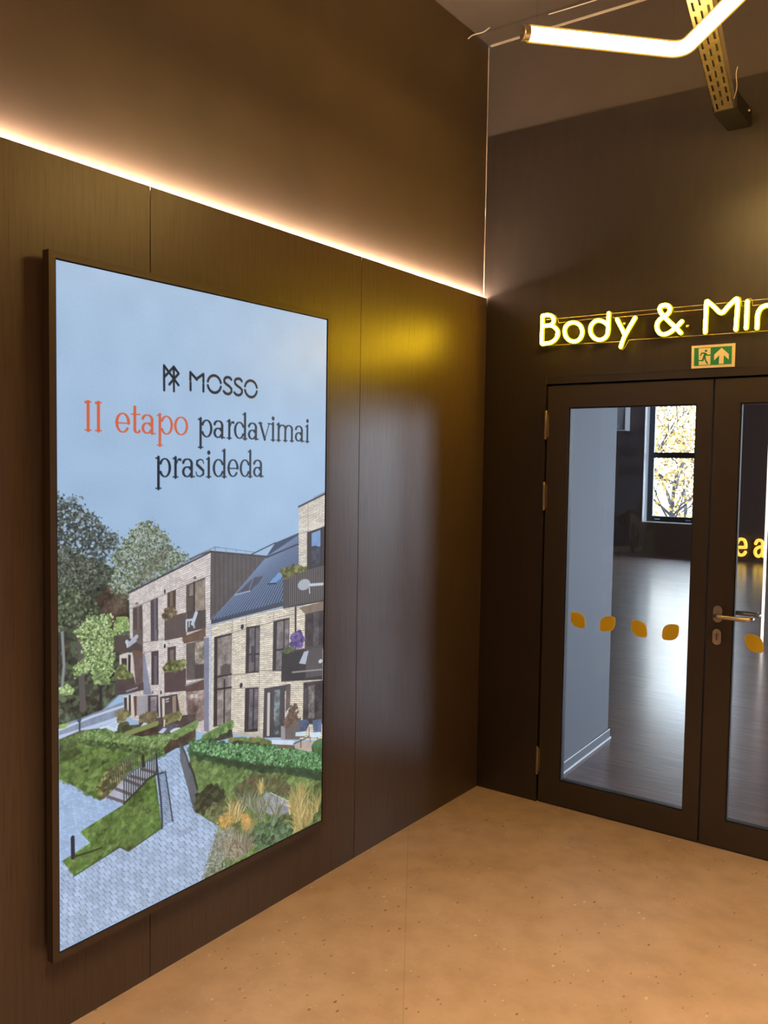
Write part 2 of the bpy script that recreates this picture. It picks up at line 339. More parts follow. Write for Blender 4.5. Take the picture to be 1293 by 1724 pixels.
NEON = [('B', [[(0.3312, 2.4022), (0.3309, 2.3563), (0.3306, 2.308), (0.3312, 2.2693), (0.3482, 2.2686), (0.3693, 2.2696), (0.3927, 2.2776), (0.4089, 2.2952), (0.4131, 2.3125), (0.4091, 2.3272), (0.3972, 2.3415), (0.3802, 2.3515), (0.359, 2.3541), (0.3336, 2.3537)], [(0.3323, 2.403), (0.3576, 2.4042), (0.3762, 2.3992), (0.388, 2.3877), (0.39, 2.3746), (0.3851, 2.3616), (0.3722, 2.354)]]), ('o', [[(0.491, 2.3577), (0.5099, 2.3524), (0.5254, 2.3399), (0.5345, 2.3213), (0.5365, 2.3048), (0.531, 2.2864), (0.5188, 2.2731), (0.5023, 2.2681), (0.4849, 2.2703), (0.4678, 2.2791), (0.4545, 2.2942), (0.4483, 2.3137), (0.4493, 2.3327), (0.4581, 2.3472), (0.4732, 2.3559), (0.491, 2.3577)]]), ('d', [[(0.6637, 2.3851), (0.6636, 2.3575), (0.663, 2.3299), (0.6627, 2.3069), (0.6585, 2.2864), (0.6477, 2.2733), (0.6318, 2.2675), (0.6161, 2.2682), (0.5987, 2.2754), (0.5848, 2.2904), (0.5769, 2.3087), (0.5773, 2.3274), (0.5843, 2.3431), (0.5987, 2.3545), (0.6159, 2.3568), (0.6356, 2.3506), (0.6505, 2.341), (0.6606, 2.3301)]]), ('y', [[(0.7041, 2.3541), (0.7233, 2.3182), (0.7435, 2.2802)], [(0.7881, 2.3538), (0.7659, 2.3171), (0.7436, 2.2779), (0.7326, 2.2513), (0.7252, 2.228)]]), ('ampersand', [[(0.9978, 2.3207), (0.9834, 2.3057), (0.9676, 2.292), (0.9509, 2.2792), (0.9339, 2.2719), (0.9188, 2.27), (0.9042, 2.2754), (0.8932, 2.2892), (0.8883, 2.3068), (0.8912, 2.3238), (0.9013, 2.3372), (0.9162, 2.3476), (0.9311, 2.3557), (0.9415, 2.3668), (0.9441, 2.3794), (0.9398, 2.3913), (0.9297, 2.3974), (0.9188, 2.3988), (0.9059, 2.3961), (0.8996, 2.3877), (0.9, 2.376), (0.907, 2.3634), (0.9205, 2.3472), (0.9452, 2.3216), (0.9696, 2.2983), (0.9952, 2.2708)]]), ('M', [[(1.0994, 2.2663), (1.0995, 2.3006), (1.1001, 2.3423), (1.1001, 2.3778), (1.1011, 2.3943), (1.1056, 2.3968), (1.1338, 2.3705), (1.1643, 2.3421), (1.1922, 2.3692), (1.2191, 2.3941), (1.2261, 2.3959), (1.2291, 2.3883), (1.2285, 2.3516), (1.2272, 2.3108), (1.226, 2.2679)]]), ('i', [[(1.2667, 2.2709), (1.2674, 2.3156), (1.2671, 2.3664)], [(1.2676, 2.3744), (1.2681, 2.3813)]]), ('n', [[(1.3095, 2.2675), (1.3098, 2.2998), (1.3106, 2.32), (1.3146, 2.3357), (1.3237, 2.349), (1.3368, 2.3563), (1.35, 2.3578), (1.3634, 2.3534), (1.3751, 2.3431), (1.3825, 2.3277), (1.3848, 2.3056), (1.3848, 2.2657)]]), ('d', [[(1.48, 2.4034), (1.4806, 2.3681), (1.481, 2.3288), (1.481, 2.3013), (1.4755, 2.2821), (1.4613, 2.2723), (1.4466, 2.2735), (1.4314, 2.2838), (1.4233, 2.3023), (1.4226, 2.3222), (1.4293, 2.3394), (1.4437, 2.3487), (1.4603, 2.3472), (1.4753, 2.3352), (1.4812, 2.3241)]])]
PLATE = [(0.3287, 2.2608), (0.3229, 2.2796), (0.3237, 2.4052), (0.3362, 2.4123), (0.3706, 2.4117), (0.3956, 2.399), (0.4055, 2.3791), (0.4111, 2.3643), (0.652, 2.3713), (0.6505, 2.3885), (0.6609, 2.3968), (0.6756, 2.3895), (0.6793, 2.3653), (0.8915, 2.3678), (0.8914, 2.397), (0.9055, 2.4065), (0.9273, 2.4053), (0.9514, 2.3915), (0.9587, 2.3674), (1.0889, 2.3671), (1.0898, 2.4017), (1.0977, 2.4092), (1.1102, 2.4038), (1.1628, 2.3492), (1.2167, 2.405), (1.2264, 2.4081), (1.2384, 2.4029), (1.2437, 2.3645), (1.2535, 2.3656), (1.2567, 2.3856), (1.2641, 2.3951), (1.2777, 2.3949), (1.2838, 2.3871), (1.2866, 2.3646), (1.3478, 2.3657), (1.4704, 2.369), (1.4705, 2.4122), (1.4905, 2.4121), (1.4962, 2.2628), (1.3531, 2.2553), (0.8199, 2.2577), (0.8121, 2.2585), (0.7583, 2.2586), (0.7404, 2.2279), (0.7313, 2.2157), (0.7193, 2.2174), (0.7118, 2.2298), (0.7206, 2.2544)]
EXIT = {'board': [(1.0322, 2.2165), (1.2156, 2.2169), (1.2159, 2.1172), (1.0339, 2.1178)], 'field': [(1.0444, 2.2059), (1.2028, 2.2053), (1.2035, 2.1287), (1.045, 2.1279)], 'doorway': [(1.063, 2.2035), (1.1141, 2.2031), (1.115, 2.1309), (1.0659, 2.1306)], 'man': [[(1.0933, 2.1829), (1.0988, 2.1792), (1.0928, 2.1605), (1.0815, 2.1624), (1.0872, 2.1799)], [(1.092, 2.1847), (1.0753, 2.1849), (1.0699, 2.1716), (1.0733, 2.1697), (1.0789, 2.1791), (1.0906, 2.1784)], [(1.0954, 2.1815), (1.104, 2.1738), (1.1155, 2.1748), (1.1157, 2.1697), (1.1021, 2.1688), (1.0923, 2.177)], [(1.0827, 2.1641), (1.0912, 2.1606), (1.0842, 2.147), (1.0611, 2.1483), (1.061, 2.1526), (1.0789, 2.1528)], [(1.0869, 2.1638), (1.094, 2.1634), (1.0965, 2.1518), (1.1052, 2.1387), (1.1046, 2.1332), (1.1004, 2.1343), (1.0916, 2.1491)]], 'head': [(1.0951, 2.1913), (1.1005, 2.1909)], 'step': [(1.0653, 2.1472), (1.0884, 2.1451), (1.0889, 2.1294), (1.0659, 2.1306)], 'arrow': [(1.1605, 2.2005), (1.1911, 2.1715), (1.1911, 2.1485), (1.1706, 2.1681), (1.1703, 2.1317), (1.1507, 2.1315), (1.1514, 2.1688), (1.1305, 2.1486), (1.13, 2.1731)]}
# ---------------------------------------------------------------- neon sign
sg = empty('neon_sign', (.31, -.04, 2.25), 'yellow neon lettering on a clear acrylic plate above the glass doors', 'neon sign')
names = {'ampersand': 'ampersand_tube'}
for ch, strokes in NEON:
    bm = bmesh.new(); bc = bmesh.new()
    for s in strokes:
        p = smoothpath([(x, -.043, z) for x, z in s], 4); tube(bm, p, .0106, 10)
        q = smoothpath([(x, -.0495, z) for x, z in s], 4); tube(bc, q, .0080, 10)
    o = rel(obj(names.get(ch, 'neon_letter'), bm, neon_halo, smooth=True), sg)
    k_ = obj('glowing_core', bc, neon_core, smooth=True); k_.parent = o
bm = bmesh.new(); prism(bm, PLATE, 'y', -.033, -.029)
rel(obj('acrylic_plate', bm, acrylic), sg)
bm = bmesh.new(); tube(bm, [(x, -.034, z) for x, z in PLATE]+[(PLATE[0][0], -.034, PLATE[0][1])], .0011, 6, False)
rel(obj('plate_rim', bm, acr_edge), sg)
bm = bmesh.new(); tube(bm, [(.345, -.034, 2.385), (max(p_[0] for p_ in PLATE), -.034, 2.387)], .0011, 6); rel(obj('plate_line', bm, acr_edge), sg)  # thin second line added along the top of the plate
for x, z in ((.40, 2.31), (.735, 2.335), (1.02, 2.30), (1.36, 2.30), (1.50, 2.33)):
    bm = bmesh.new(); tube(bm, [(x, -.001, z), (x, -.036, z)], .007, 12); rel(obj('standoff_screw', bm, steel, smooth=True), sg)

# ---------------------------------------------------------------- emergency exit sign
ex = empty('exit_sign', (1.12, -.006, 2.118), 'small green and cream running man exit sign with arrow above the doors', 'exit sign')
cream = mat('photoluminescent_cream', (.95, .80, .62), .5); green = mat('sign_green', (.015, .27, .15), .5)
bm = bmesh.new(); prism(bm, EXIT['board'], 'y', -.0005, -.007); rel(obj('sign_board', bm, cream), ex)
bm = bmesh.new(); prism(bm, EXIT['field'], 'y', -.007, -.0076); fld = rel(obj('green_field', bm, green), ex)
def pic(name, polys, m, y0, y1):
    bm = bmesh.new()
    for p in polys: prism(bm, p, 'y', y0, y1)
    o = obj(name, bm, m); o.parent = fld
pic('doorway_mark', [EXIT['doorway']], cream, -.0076, -.0080)
(hx, hz), (hx2, hz2) = EXIT['head']; hr = hx2-hx
pic('running_man', EXIT['man']+[[(hx+hr*math.cos(2*math.pi*k/16), hz+hr*math.sin(2*math.pi*k/16)) for k in range(16)]], green, -.0080, -.0084)
pic('arrow_mark', [EXIT['arrow']], cream, -.0076, -.0080)

# ---------------------------------------------------------------- lit tube lamp under the ceiling
tl = empty('tube_lamp', (1.274, -1.022, 3.0), 'bent glowing warm tube lamp hung below the ceiling', 'lamp')
P0, P1, P2, P3 = Vector((.911, -1.399, 3.03)), Vector((1.274, -1.022, 3.03)), Vector((1.78, -1.560, 3.03)), Vector((2.1, -.36, 3.03))  # unseen last stretch is bent toward the back wall to light it
def filletpath(P, r, n=6):
    out = [P[0]]
    for i in range(1, len(P)-1):
        a = (P[i-1]-P[i]).normalized(); b = (P[i+1]-P[i]).normalized(); s = P[i]+a*r; e = P[i]+b*r
        for k in range(n+1): t_ = k/n; out.append(s*(1-t_)**2+P[i]*2*t_*(1-t_)+e*t_*t_)
    out.append(P[-1]); return out
bm = bmesh.new(); tube(bm, filletpath([P0, P1, P2, P3], .05), .0210, 20); rel(obj('light_tube', bm, tube_m, smooth=True), tl)
for a, b in ((P0, P1), (P3, P2)):
    d = (a-b).normalized(); bm = bmesh.new(); tube(bm, [a-d*.002, a+d*.016], .0228, 20, False); tube(bm, [a+d*.016, a+d*.0165, a+d*.021, a+d*.0212, a+d*.0215], (.0228, .0238, .0238, .020, .0005), 20, False)
    rel(obj('end_cap', bm, steel, smooth=True), tl)
for f, a, b in ((.05, P0, P1), (.93, P0, P1), (.5, P1, P2), (.95, P2, P3)):
    p = a+(b-a)*f; bm = bmesh.new(); tube(bm, [p+Vector((0, 0, .022)), Vector((p.x, p.y, H+.002))], .0004, 6); rel(obj('suspension_wire', bm, darksteel), tl)

halo_m = bpy.data.materials.new('glow_halo'); halo_m.use_nodes = True; n = halo_m.node_tree.nodes; l = halo_m.node_tree.links; n.clear()  # added emissive shell, paints an orange glow edge around the tube
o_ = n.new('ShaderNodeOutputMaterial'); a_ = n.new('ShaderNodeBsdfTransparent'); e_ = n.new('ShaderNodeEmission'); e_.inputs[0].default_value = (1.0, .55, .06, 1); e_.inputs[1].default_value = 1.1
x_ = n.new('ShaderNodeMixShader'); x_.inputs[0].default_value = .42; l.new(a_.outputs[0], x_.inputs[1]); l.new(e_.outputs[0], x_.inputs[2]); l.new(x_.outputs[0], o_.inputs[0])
bm = bmesh.new(); tube(bm, filletpath([P0, P1, P2, P3], .05), .0260, 20, False); rel(obj('glow_halo', bm, halo_m, smooth=True), tl)
# white cables along the ceiling edge
bm = bmesh.new(); tube(bm, smoothpath([(.36, -.118, 3.776), (.6, -.120, 3.773), (1.2, -.118, 3.774), (4.9, -.118, 3.776)], 5), .0028, 8)
tag(obj('ceiling_cable', bm, cable_m, smooth=True), 'thin white cable running along the ceiling edge above the tube lamp', 'cable')
bm = bmesh.new(); tube(bm, smoothpath([(-.024, -.20, 3.736), (-.01, -.18, 3.757), (.03, -.15, 3.772), (.06, -.142, 3.789)], 5), .0028, 8)
tag(obj('loose_wire', bm, cable_m, smooth=True), 'short white wire stub sticking out at the ceiling corner', 'wire')
struct('trim_3', boxes((-.01, 5, -.006, .004, H-.018, H-.010)), mat('white_seal', (.55, .48, .40), .6))
struct('trim_4', boxes((-.0225, -.0195, -.004, .0005, 2.53, H-.02)), bpy.data.materials['white_seal'])

# ---------------------------------------------------------------- perforated cable tray
ct = empty('cable_tray', (1.20, -.235, 3.12), 'perforated steel cable tray running under the ceiling to the back wall', 'cable tray')
ang = math.atan2(.158, .90)
def tray_point(s, t, z): # s along the tray from its wall end, t across
    return (1.158+s*math.sin(ang)+t*math.cos(ang), -.235-s*math.cos(ang)+t*math.sin(ang), z)
TW, TZ, TH, TL = .074, 3.120, .060, 3.3
def slab(bm, s0, s1, t0, t1, z0, z1):
    A = [bm.verts.new(tray_point(s, t, z0)) for s, t in ((s0, t0), (s1, t0), (s1, t1), (s0, t1))]
    B = [bm.verts.new(tray_point(s, t, z1)) for s, t in ((s0, t0), (s1, t0), (s1, t1), (s0, t1))]
    bm.faces.new(A); bm.faces.new(B[::-1])
    for i in range(4): bm.faces.new((A[i], A[(i+1) % 4], B[(i+1) % 4], B[i]))
bm = bmesh.new()
rows_ = [(.011, .019), (.033, .040), (.055, .063)]
ts = [0.0]+[q for r_ in rows_ for q in r_]+[TW]
for i in range(0, len(ts), 2): slab(bm, 0, TL, ts[i], ts[i+1], TZ, TZ+.0015)
for k, (a, b) in enumerate(rows_):
    s = .02+.03*k
    slab(bm, 0, s, a, b, TZ, TZ+.0015)
    while s < TL-.11:
        slab(bm, s+.058, s+.092, a, b, TZ, TZ+.0015); s += .092
    slab(bm, s, TL, a, b, TZ, TZ+.0015)
rel(obj('perforated_base', bm, galv), ct)
bm = bmesh.new(); slab(bm, 0, TL, 0, .0015, TZ, TZ+TH); slab(bm, 0, TL, 0, .008, TZ+TH, TZ+TH+.0015); rel(obj('side_flange', bm, galv), ct)
bm = bmesh.new(); slab(bm, 0, TL, TW-.0015, TW, TZ, TZ+TH); slab(bm, 0, TL, TW-.008, TW, TZ+TH, TZ+TH+.0015); rel(obj('side_flange', bm, galv), ct)
bm = bmesh.new()
for t_, r_ in ((.020, .008), (.038, .010), (.056, .007)):
    tube(bm, [tray_point(s, t_+.003*math.sin(s*5+t_*90), TZ+.003+r_) for s in np.linspace(0, TL, 24)], r_, 8)
rel(obj('cable_bundle', bm, black, smooth=True), ct)
bk = rel(obj('wall_bracket', boxes((1.150, 1.246, -.235, -.001, 3.117, 3.121), (1.150, 1.153, -.235, -.001, 3.121, 3.185), (1.243, 1.246, -.235, -.001, 3.121, 3.185), (1.150, 1.246, -.004, -.001, 3.121, 3.185), bevel=.0008), darksteel), ct)
bm = bmesh.new(); tube(bm, [(1.249, -.06, 3.165), (1.243, -.06, 3.165)], .006, 6); k_ = obj('bracket_bolt', bm, steel); k_.parent = bk
bm = bmesh.new(); tube(bm, smoothpath([(1.235, -.245, 3.150), (1.246, -.25, 3.19), (1.243, -.255, 3.24), (1.246, -.25, 3.27)], 4), .0015, 6); tag(rel(obj('cable_tie', bm, cable_m), ct), None, None)
for s in (1.7, 2.9):
    bm = bmesh.new()
    for t_ in (-.012, TW+.012): tube(bm, [tray_point(s, t_, TZ-.01), tray_point(s, t_, H+.005)], .004, 8)
    slab(bm, s-.02, s+.02, -.02, TW+.02, TZ-.006, TZ-.0005); rel(obj('threaded_hanger', bm, galv), ct)

# ---------------------------------------------------------------- things in the far room
lt = {'e': [[(.95, .50), (.12, .50), (.14, .75), (.32, .97), (.55, 1.0), (.78, .95), (.93, .75), (.95, .50)], [(.12, .50), (.14, .25), (.32, .03), (.58, 0), (.80, .06), (.93, .2)]],
      'a': [[(.12, .78), (.25, .96), (.48, 1.0), (.70, .93), (.78, .75), (.78, .15), (.86, .02), (1.0, .02)], [(.78, .62), (.45, .57), (.18, .45), (.10, .25), (.22, .05), (.45, 0), (.68, .12), (.78, .28)]],
      't': [[(.40, 1.35), (.40, .22), (.48, .04), (.68, 0), (.88, .06)], [(.05, 1.0), (.85, 1.0)]]}
for ch, x, lab in (('e', -1.82, 'glowing yellow letter e low on the far wall, beside the door stile'), ('a', -1.50, 'glowing yellow letter a low on the far wall, between the e and the t'), ('t', -1.18, 'glowing yellow letter t low on the far wall, beside the glowing tube')):
    bm = bmesh.new()
    for s in lt[ch]: tube(bm, smoothpath([(x+px*.185, 12.64, .115+pz*.29) for px, pz in s], 5), .030, 10)
    bm2 = bm; o = obj('lit_letter', bm2, letter_m, smooth=True); tag(o, lab, 'letter', 'lit letters on the far wall')
bm = bmesh.new(); tube(bm, [(.33, 4.90, .0), (.33, 4.90, 3.39)], .0125, 14)
vt = obj('vertical_light_tube', bm, pole_m, smooth=True); tag(vt, 'thin vertical glowing tube from floor to ceiling in the room behind', 'lamp')
ac = empty('wall_box', (-4.1, 12.55, 2.42), 'pale grey box hung high on the far wall beside the window', 'box')
greybox = mat('grey_casing', (.36, .36, .37), .5)
bm = bmesh.new(); prism(bm, [(12.695, 2.42), (12.695, 3.0), (12.45, 3.0), (12.50, 2.40)], 'x', -4.75, -3.90); rel(obj('casing', bm, greybox), ac)
rel(obj('edge_trim', boxes((-3.90, -3.885, 12.45, 12.69, 2.40, 3.0), (-4.75, -3.885, 12.47, 12.69, 2.385, 2.40)), gloss_white), ac)
bm = boxes((-4.14, -4.04, 12.485, 12.51, 2.46, 2.475)); rel(obj('indicator_plate', bm, gloss_white), ac)

# ---------------------------------------------------------------- autumn trees outside the far window
rnd = random.Random(4)
bark = mat('grey_bark', (.022, .018, .020), .9)
leafcol = []
for nm, c0 in (('golden_leaves', (.30, .20, .045)), ('amber_leaves', (.24, .14, .055)), ('pale_leaves', (.34, .26, .13))):
    m = mat(nm, c0, .6); leafcol.append(m)
struct('ground_outside', boxes((-40, 30, 13.3, 70, -1.6, -1.5)), mat('leaf_litter', (.12, .085, .05), .9))
def tree(x, y, h, spread, mi, lab, nleaf):
    t_ = empty('autumn_tree', (x, y, -1.5), lab, 'tree', 'autumn trees outside the far window'); bm = bmesh.new(); tips = []
    def limb(p, d, L, r, depth):
        pts = [p]; dd = d.copy()
        for k in range(4):
            dd = (dd+Vector((rnd.uniform(-.22, .22), rnd.uniform(-.22, .22), rnd.uniform(-.05, .12)))).normalized(); pts.append(pts[-1]+dd*L/4)
        tube(bm, pts, [r*(1-.13*k) for k in range(5)], 6)
        tips.extend(pts[1:] if depth else [])
        if depth < 3:
            for k in range(4 if depth == 0 else 3):
                f = rnd.choice((2, 3, 4)); nd = (dd*.5+Vector((rnd.uniform(-1, 1), rnd.uniform(-1, 1), rnd.uniform(-.1, .8)))).normalized()
                limb(pts[f], nd, L*.62, r*.48, depth+1)
    for q in (.0, ):
        p = Vector((0, 0, 0)); d = Vector((rnd.uniform(-.1, .1), 0, 1)).normalized()
        limb(p, d, h*.55, .085, 0)
        for zz in (.18, .3, .42, .5):
            limb(Vector((0, 0, h*zz)), Vector((rnd.uniform(-1, 1), rnd.uniform(-1, 1), .35)).normalized(), h*.30, .028, 1)
    obj('trunk', bm, bark, t_, smooth=True)
    bm = bmesh.new()
    for k in range(nleaf):
        b = rnd.choice(tips); c_ = b+Vector((rnd.gauss(0, spread), rnd.gauss(0, spread), rnd.gauss(0, spread)))
        s = rnd.uniform(.035, .075); u = Vector((rnd.gauss(0, 1), rnd.gauss(0, 1), rnd.gauss(0, 1))).normalized(); w_ = u.cross(Vector((rnd.gauss(0, 1), rnd.gauss(0, 1), rnd.gauss(0, 1)))).normalized()
        a = [bm.verts.new(c_+u*s), bm.verts.new(c_+w_*s*.6), bm.verts.new(c_-u*s), bm.verts.new(c_-w_*s*.6)]; bm.faces.new(a)
    cr = obj('crown', bm, leafcol[mi], t_)
tree(-4.15, 16.6, 5.4, .26, 0, 'golden autumn tree standing closest to the far window', 2600)
tree(-5.7, 21.6, 6.6, .32, 1, 'amber autumn tree behind the golden one closest to the window', 3600)
tree(-7.2, 27.4, 8.5, .42, 2, 'pale autumn tree between the amber tree and the tallest one', 4200)
tree(-9.4, 35.0, 12.0, .55, 0, 'tallest golden autumn tree, farthest behind the far window', 5200)

# ---------------------------------------------------------------- wall display
dp = empty('wall_display', (.02, -1.918, .22), 'tall lit advertising screen with apartment building on the left wall', 'screen')
YA, YB, ZA, ZB = -2.4978, -1.3387, .2737, 2.2224
bw = .024
rel(obj('bezel', boxes((.030, .058, YA-bw, YA-.004, ZA-bw, ZB+bw), (.030, .058, YB+.004, YB+bw, ZA-bw, ZB+bw), (.030, .058, YA-.004, YB+.004, ZB+.004, ZB+bw), (.030, .058, YA-.004, YB+.004, ZA-bw, ZA-.004)), bezel_m), dp)
rel(obj('back_housing', boxes((.034, .050, YA-.004, YB+.004, ZA-.004, ZB+.004)), black), dp)
rel(obj('wall_mount', boxes((.0005, .034, -2.25, -1.58, .7, 1.8)), black), dp)
KFANS_GREY = [(794, 1799, 40, 75), (840, 1809, 36, 80), (761, 1772, 30, 70), (899, 1862, 36, 95), (723, 1775, 30, 75), (817, 1835, 30, 70)]
KFANS_GOLD = [(1035, 1915, 70, 150), (1074, 1941, 50, 120), (1027, 1853, 60, 95), (819, 1738, 34, 55), (990, 1866, 40, 80), (696, 1802, 50, 80), (675, 1772, 30, 70), (762, 1856, 26, 70), (1119, 1908, 30, 110), (1023, 1945, 40, 110)]
KFANS_LOW = [(708, 1933, 60, 110), (665, 1886, 40, 80), (740, 1933, 30, 80), (644, 1910, 24, 70), (628, 1873, 24, 60)]
KLOGO = [[(374.8, 325.6), (373.9, 249.9), (431.8, 305.5)], [(413.5, 325.6), (412.6, 250.0)], [(375.9, 284.5), (412.6, 250.0), (432.4, 269.2), (395.0, 306.1)]]
KMOSSO = [[(480.6, 285.3), (480.5, 260.7), (507.7, 281.4), (506.9, 279.3), (535.8, 261.5), (535.9, 286.6)], [(481.4, 293.5), (481.5, 316.8)], [(535.9, 294.7), (536.0, 316.9)], [(612.5, 283.2), (610.9, 278.7), (608.5, 274.6), (605.4, 270.9), (601.8, 267.7), (597.6, 265.1), (593.1, 263.3), (588.3, 262.1), (583.5, 261.7), (578.6, 262.1), (573.9, 263.3), (569.4, 265.1), (565.4, 267.7), (561.9, 270.8), (558.9, 274.5), (556.7, 278.5), (555.1, 282.9)], [(555.2, 296.4), (556.8, 300.8), (559.1, 304.9), (562.1, 308.6), (565.6, 311.8), (569.7, 314.4), (574.2, 316.3), (578.9, 317.5), (583.8, 318.0), (588.7, 317.6), (593.4, 316.6), (597.9, 314.7), (602.1, 312.2), (605.7, 309.1), (608.7, 305.4), (611.0, 301.3), (612.6, 296.9)], [(782.4, 285.4), (780.7, 280.9), (778.3, 276.7), (775.3, 273.0), (771.6, 269.7), (767.5, 267.2), (763.0, 265.3), (758.2, 264.1), (753.3, 263.7), (748.4, 264.1), (743.7, 265.3), (739.3, 267.2), (735.3, 269.7), (731.8, 272.9), (728.8, 276.6), (726.6, 280.7), (725.1, 285.1)], [(725.2, 298.8), (726.8, 303.2), (729.1, 307.4), (732.1, 311.1), (735.7, 314.3), (739.8, 316.9), (744.2, 318.9), (749.0, 320.1), (753.8, 320.6), (758.7, 320.3), (763.5, 319.2), (768.0, 317.3), (772.1, 314.8), (775.7, 311.6), (778.6, 307.9), (781.0, 303.7), (782.5, 299.3)], [(660.3, 268.3), (654.2, 263.1), (643.5, 261.7), (633.4, 264.6), (627.9, 271.1), (628.9, 279.7), (638.2, 285.7), (652.1, 291.9), (661.5, 299.6), (661.6, 308.8), (654.6, 315.4), (645.3, 318.1), (633.8, 316.3), (625.9, 310.1)], [(709.6, 269.5), (702.9, 263.3), (692.4, 262.1), (681.9, 265.1), (676.8, 271.6), (678.3, 280.3), (687.8, 286.4), (701.2, 292.1), (710.8, 299.2), (710.9, 308.5), (704.2, 315.2), (694.7, 318.6), (682.8, 316.7), (674.7, 310.5)]]
KTEXT = [('I', 93.2, 107.3, 461, 60, 1), ('I', 127.4, 142.1, 461, 60, 1), ('e', 192.9, 245.7, 463, 59, 1), ('t', 250.6, 285.5, 463, 59, 1), ('a', 288.4, 338.2, 463, 59, 1), ('p', 349.7, 409.5, 463, 59, 1), ('o', 413.8, 471.9, 463, 59, 1), ('p', 516.3, 575.7, 466, 58, 0), ('a', 581.1, 630.2, 466, 58, 0), ('r', 644.1, 675.5, 466, 58, 0), ('d', 674.5, 734.6, 466, 58, 0), ('a', 740.9, 790.1, 466, 58, 0), ('v', 794.1, 850.4, 466, 58, 0), ('i', 858.7, 873.9, 466, 58, 0), ('m', 887.1, 974.8, 466, 58, 0), ('a', 983.6, 1032.1, 466, 58, 0), ('i', 1044.1, 1061.3, 466, 58, 0), ('p', 344.2, 402.0, 596, 60, 0), ('r', 412.0, 444.2, 596, 60, 0), ('a', 447.4, 497.4, 596, 60, 0), ('s', 503.7, 542.9, 596, 60, 0), ('i', 551.7, 569.5, 596, 60, 0), ('d', 578.4, 638.7, 596, 60, 0), ('e', 644.7, 696.7, 596, 60, 0), ('d', 702.4, 761.0, 596, 60, 0), ('a', 767.5, 816.4, 596, 60, 0)]
# ---------------------------------------------------------------- display picture (pixels of the screen, in millimetres)
SW, SH = 1159.0, 1949.0
NX, NY = 580, 1080
RG = np.random.default_rng(7)
GX = np.linspace(0, SW, NX)[None, :].repeat(NY, 0)
GY = np.linspace(0, SH, NY)[:, None].repeat(NX, 1)
DX, DY = SW/(NX-1), SH/(NY-1)
CAN = np.zeros((NY, NX, 3), np.float32)

def vnoise(cx, cy, seed, angle=0.0):
    r = np.random.default_rng(seed)
    ca, sa = math.cos(angle), math.sin(angle)
    u = (GX*ca+GY*sa)/cx; v = (-GX*sa+GY*ca)/cy
    u = u-u.min(); v = v-v.min()
    t = r.random((int(v.max())+3, int(u.max())+3))
    i = u.astype(int); j = v.astype(int); fu = u-i; fv = v-j
    fu = fu*fu*(3-2*fu); fv = fv*fv*(3-2*fv)
    return (t[j, i]*(1-fu)+t[j, i+1]*fu)*(1-fv)+(t[j+1, i]*(1-fu)+t[j+1, i+1]*fu)*fv-0.5

NF = vnoise(7, 7, 1); NM = vnoise(22, 22, 2); NL = vnoise(80, 80, 3); NG = np.random.default_rng(5).random((NY, NX))-0.5
def win(x0, x1, y0, y1):
    a = max(0, int(x0/DX)-1); b = min(NX, int(x1/DX)+3); c = max(0, int(y0/DY)-1); d = min(NY, int(y1/DY)+3)
    return (slice(c, max(c, d)), slice(a, max(a, b)))
def inside(poly, s):
    X = GX[s]; Y = GY[s]; m = np.zeros(X.shape, bool); dist = np.full(X.shape, 1e9)
    n = len(poly)
    for k in range(n):
        x1, y1 = poly[k]; x2, y2 = poly[(k+1) % n]
        if y1 != y2:
            m ^= ((y1 > Y) != (y2 > Y)) & (X < (x2-x1)*(Y-y1)/(y2-y1)+x1)
        dx, dy = x2-x1, y2-y1; L = dx*dx+dy*dy+1e-9
        t = np.clip(((X-x1)*dx+(Y-y1)*dy)/L, 0, 1)
        dist = np.minimum(dist, np.hypot(X-x1-t*dx, Y-y1-t*dy))
    return np.where(m, -dist, dist)
def blend(s, a, col):
    CAN[s] = CAN[s]*(1-a[..., None])+np.asarray(col, np.float32)*a[..., None]
def fill(poly, col, tex=0.0, fine=0.0, soft=1.0, alpha=1.0, grad=None, fn=None):
    xs = [p[0] for p in poly]; ys = [p[1] for p in poly]
    s = win(min(xs)-3, max(xs)+3, min(ys)-3, max(ys)+3)
    if GX[s].size == 0: return
    a = np.clip(0.5-inside(poly, s)/(2.0*soft), 0, 1)*alpha
    c = np.ones(GX[s].shape+(3,), np.float32)*np.asarray(col, np.float32)
    if grad is not None:
        t = np.clip((GY[s]-min(ys))/(max(ys)-min(ys)), 0, 1)[..., None]
        c = c*(1-t)+np.asarray(grad, np.float32)*t
    if fn is not None: c = c*fn(GX[s], GY[s])[..., None]
    k = 1+tex*(NM[s]*1.2+NL[s]*0.8+NF[s]*0.8)+fine*NG[s]
    blend(s, a, c*k[..., None])
def stroke(pts, w, col, alpha=1.0):
    pts = [tuple(p) for p in pts]
    ws = list(w) if hasattr(w, '__len__') else [w]*len(pts)
    xs = [p[0] for p in pts]; ys = [p[1] for p in pts]; m = max(ws)+3
    s = win(min(xs)-m, max(xs)+m, min(ys)-m, max(ys)+m)
    if GX[s].size == 0: return
    X = GX[s]; Y = GY[s]; d = np.full(X.shape, 1e9)
    for k in range(len(pts)-1):
        (x1, y1), (x2, y2) = pts[k], pts[k+1]
        dx, dy = x2-x1, y2-y1; L = dx*dx+dy*dy+1e-9
        t = np.clip(((X-x1)*dx+(Y-y1)*dy)/L, 0, 1)
        d = np.minimum(d, np.hypot(X-x1-t*dx, Y-y1-t*dy)-(ws[k]+(ws[k+1]-ws[k])*t)/2)
    blend(s, np.clip(0.5-d/2.0, 0, 1)*alpha, col)
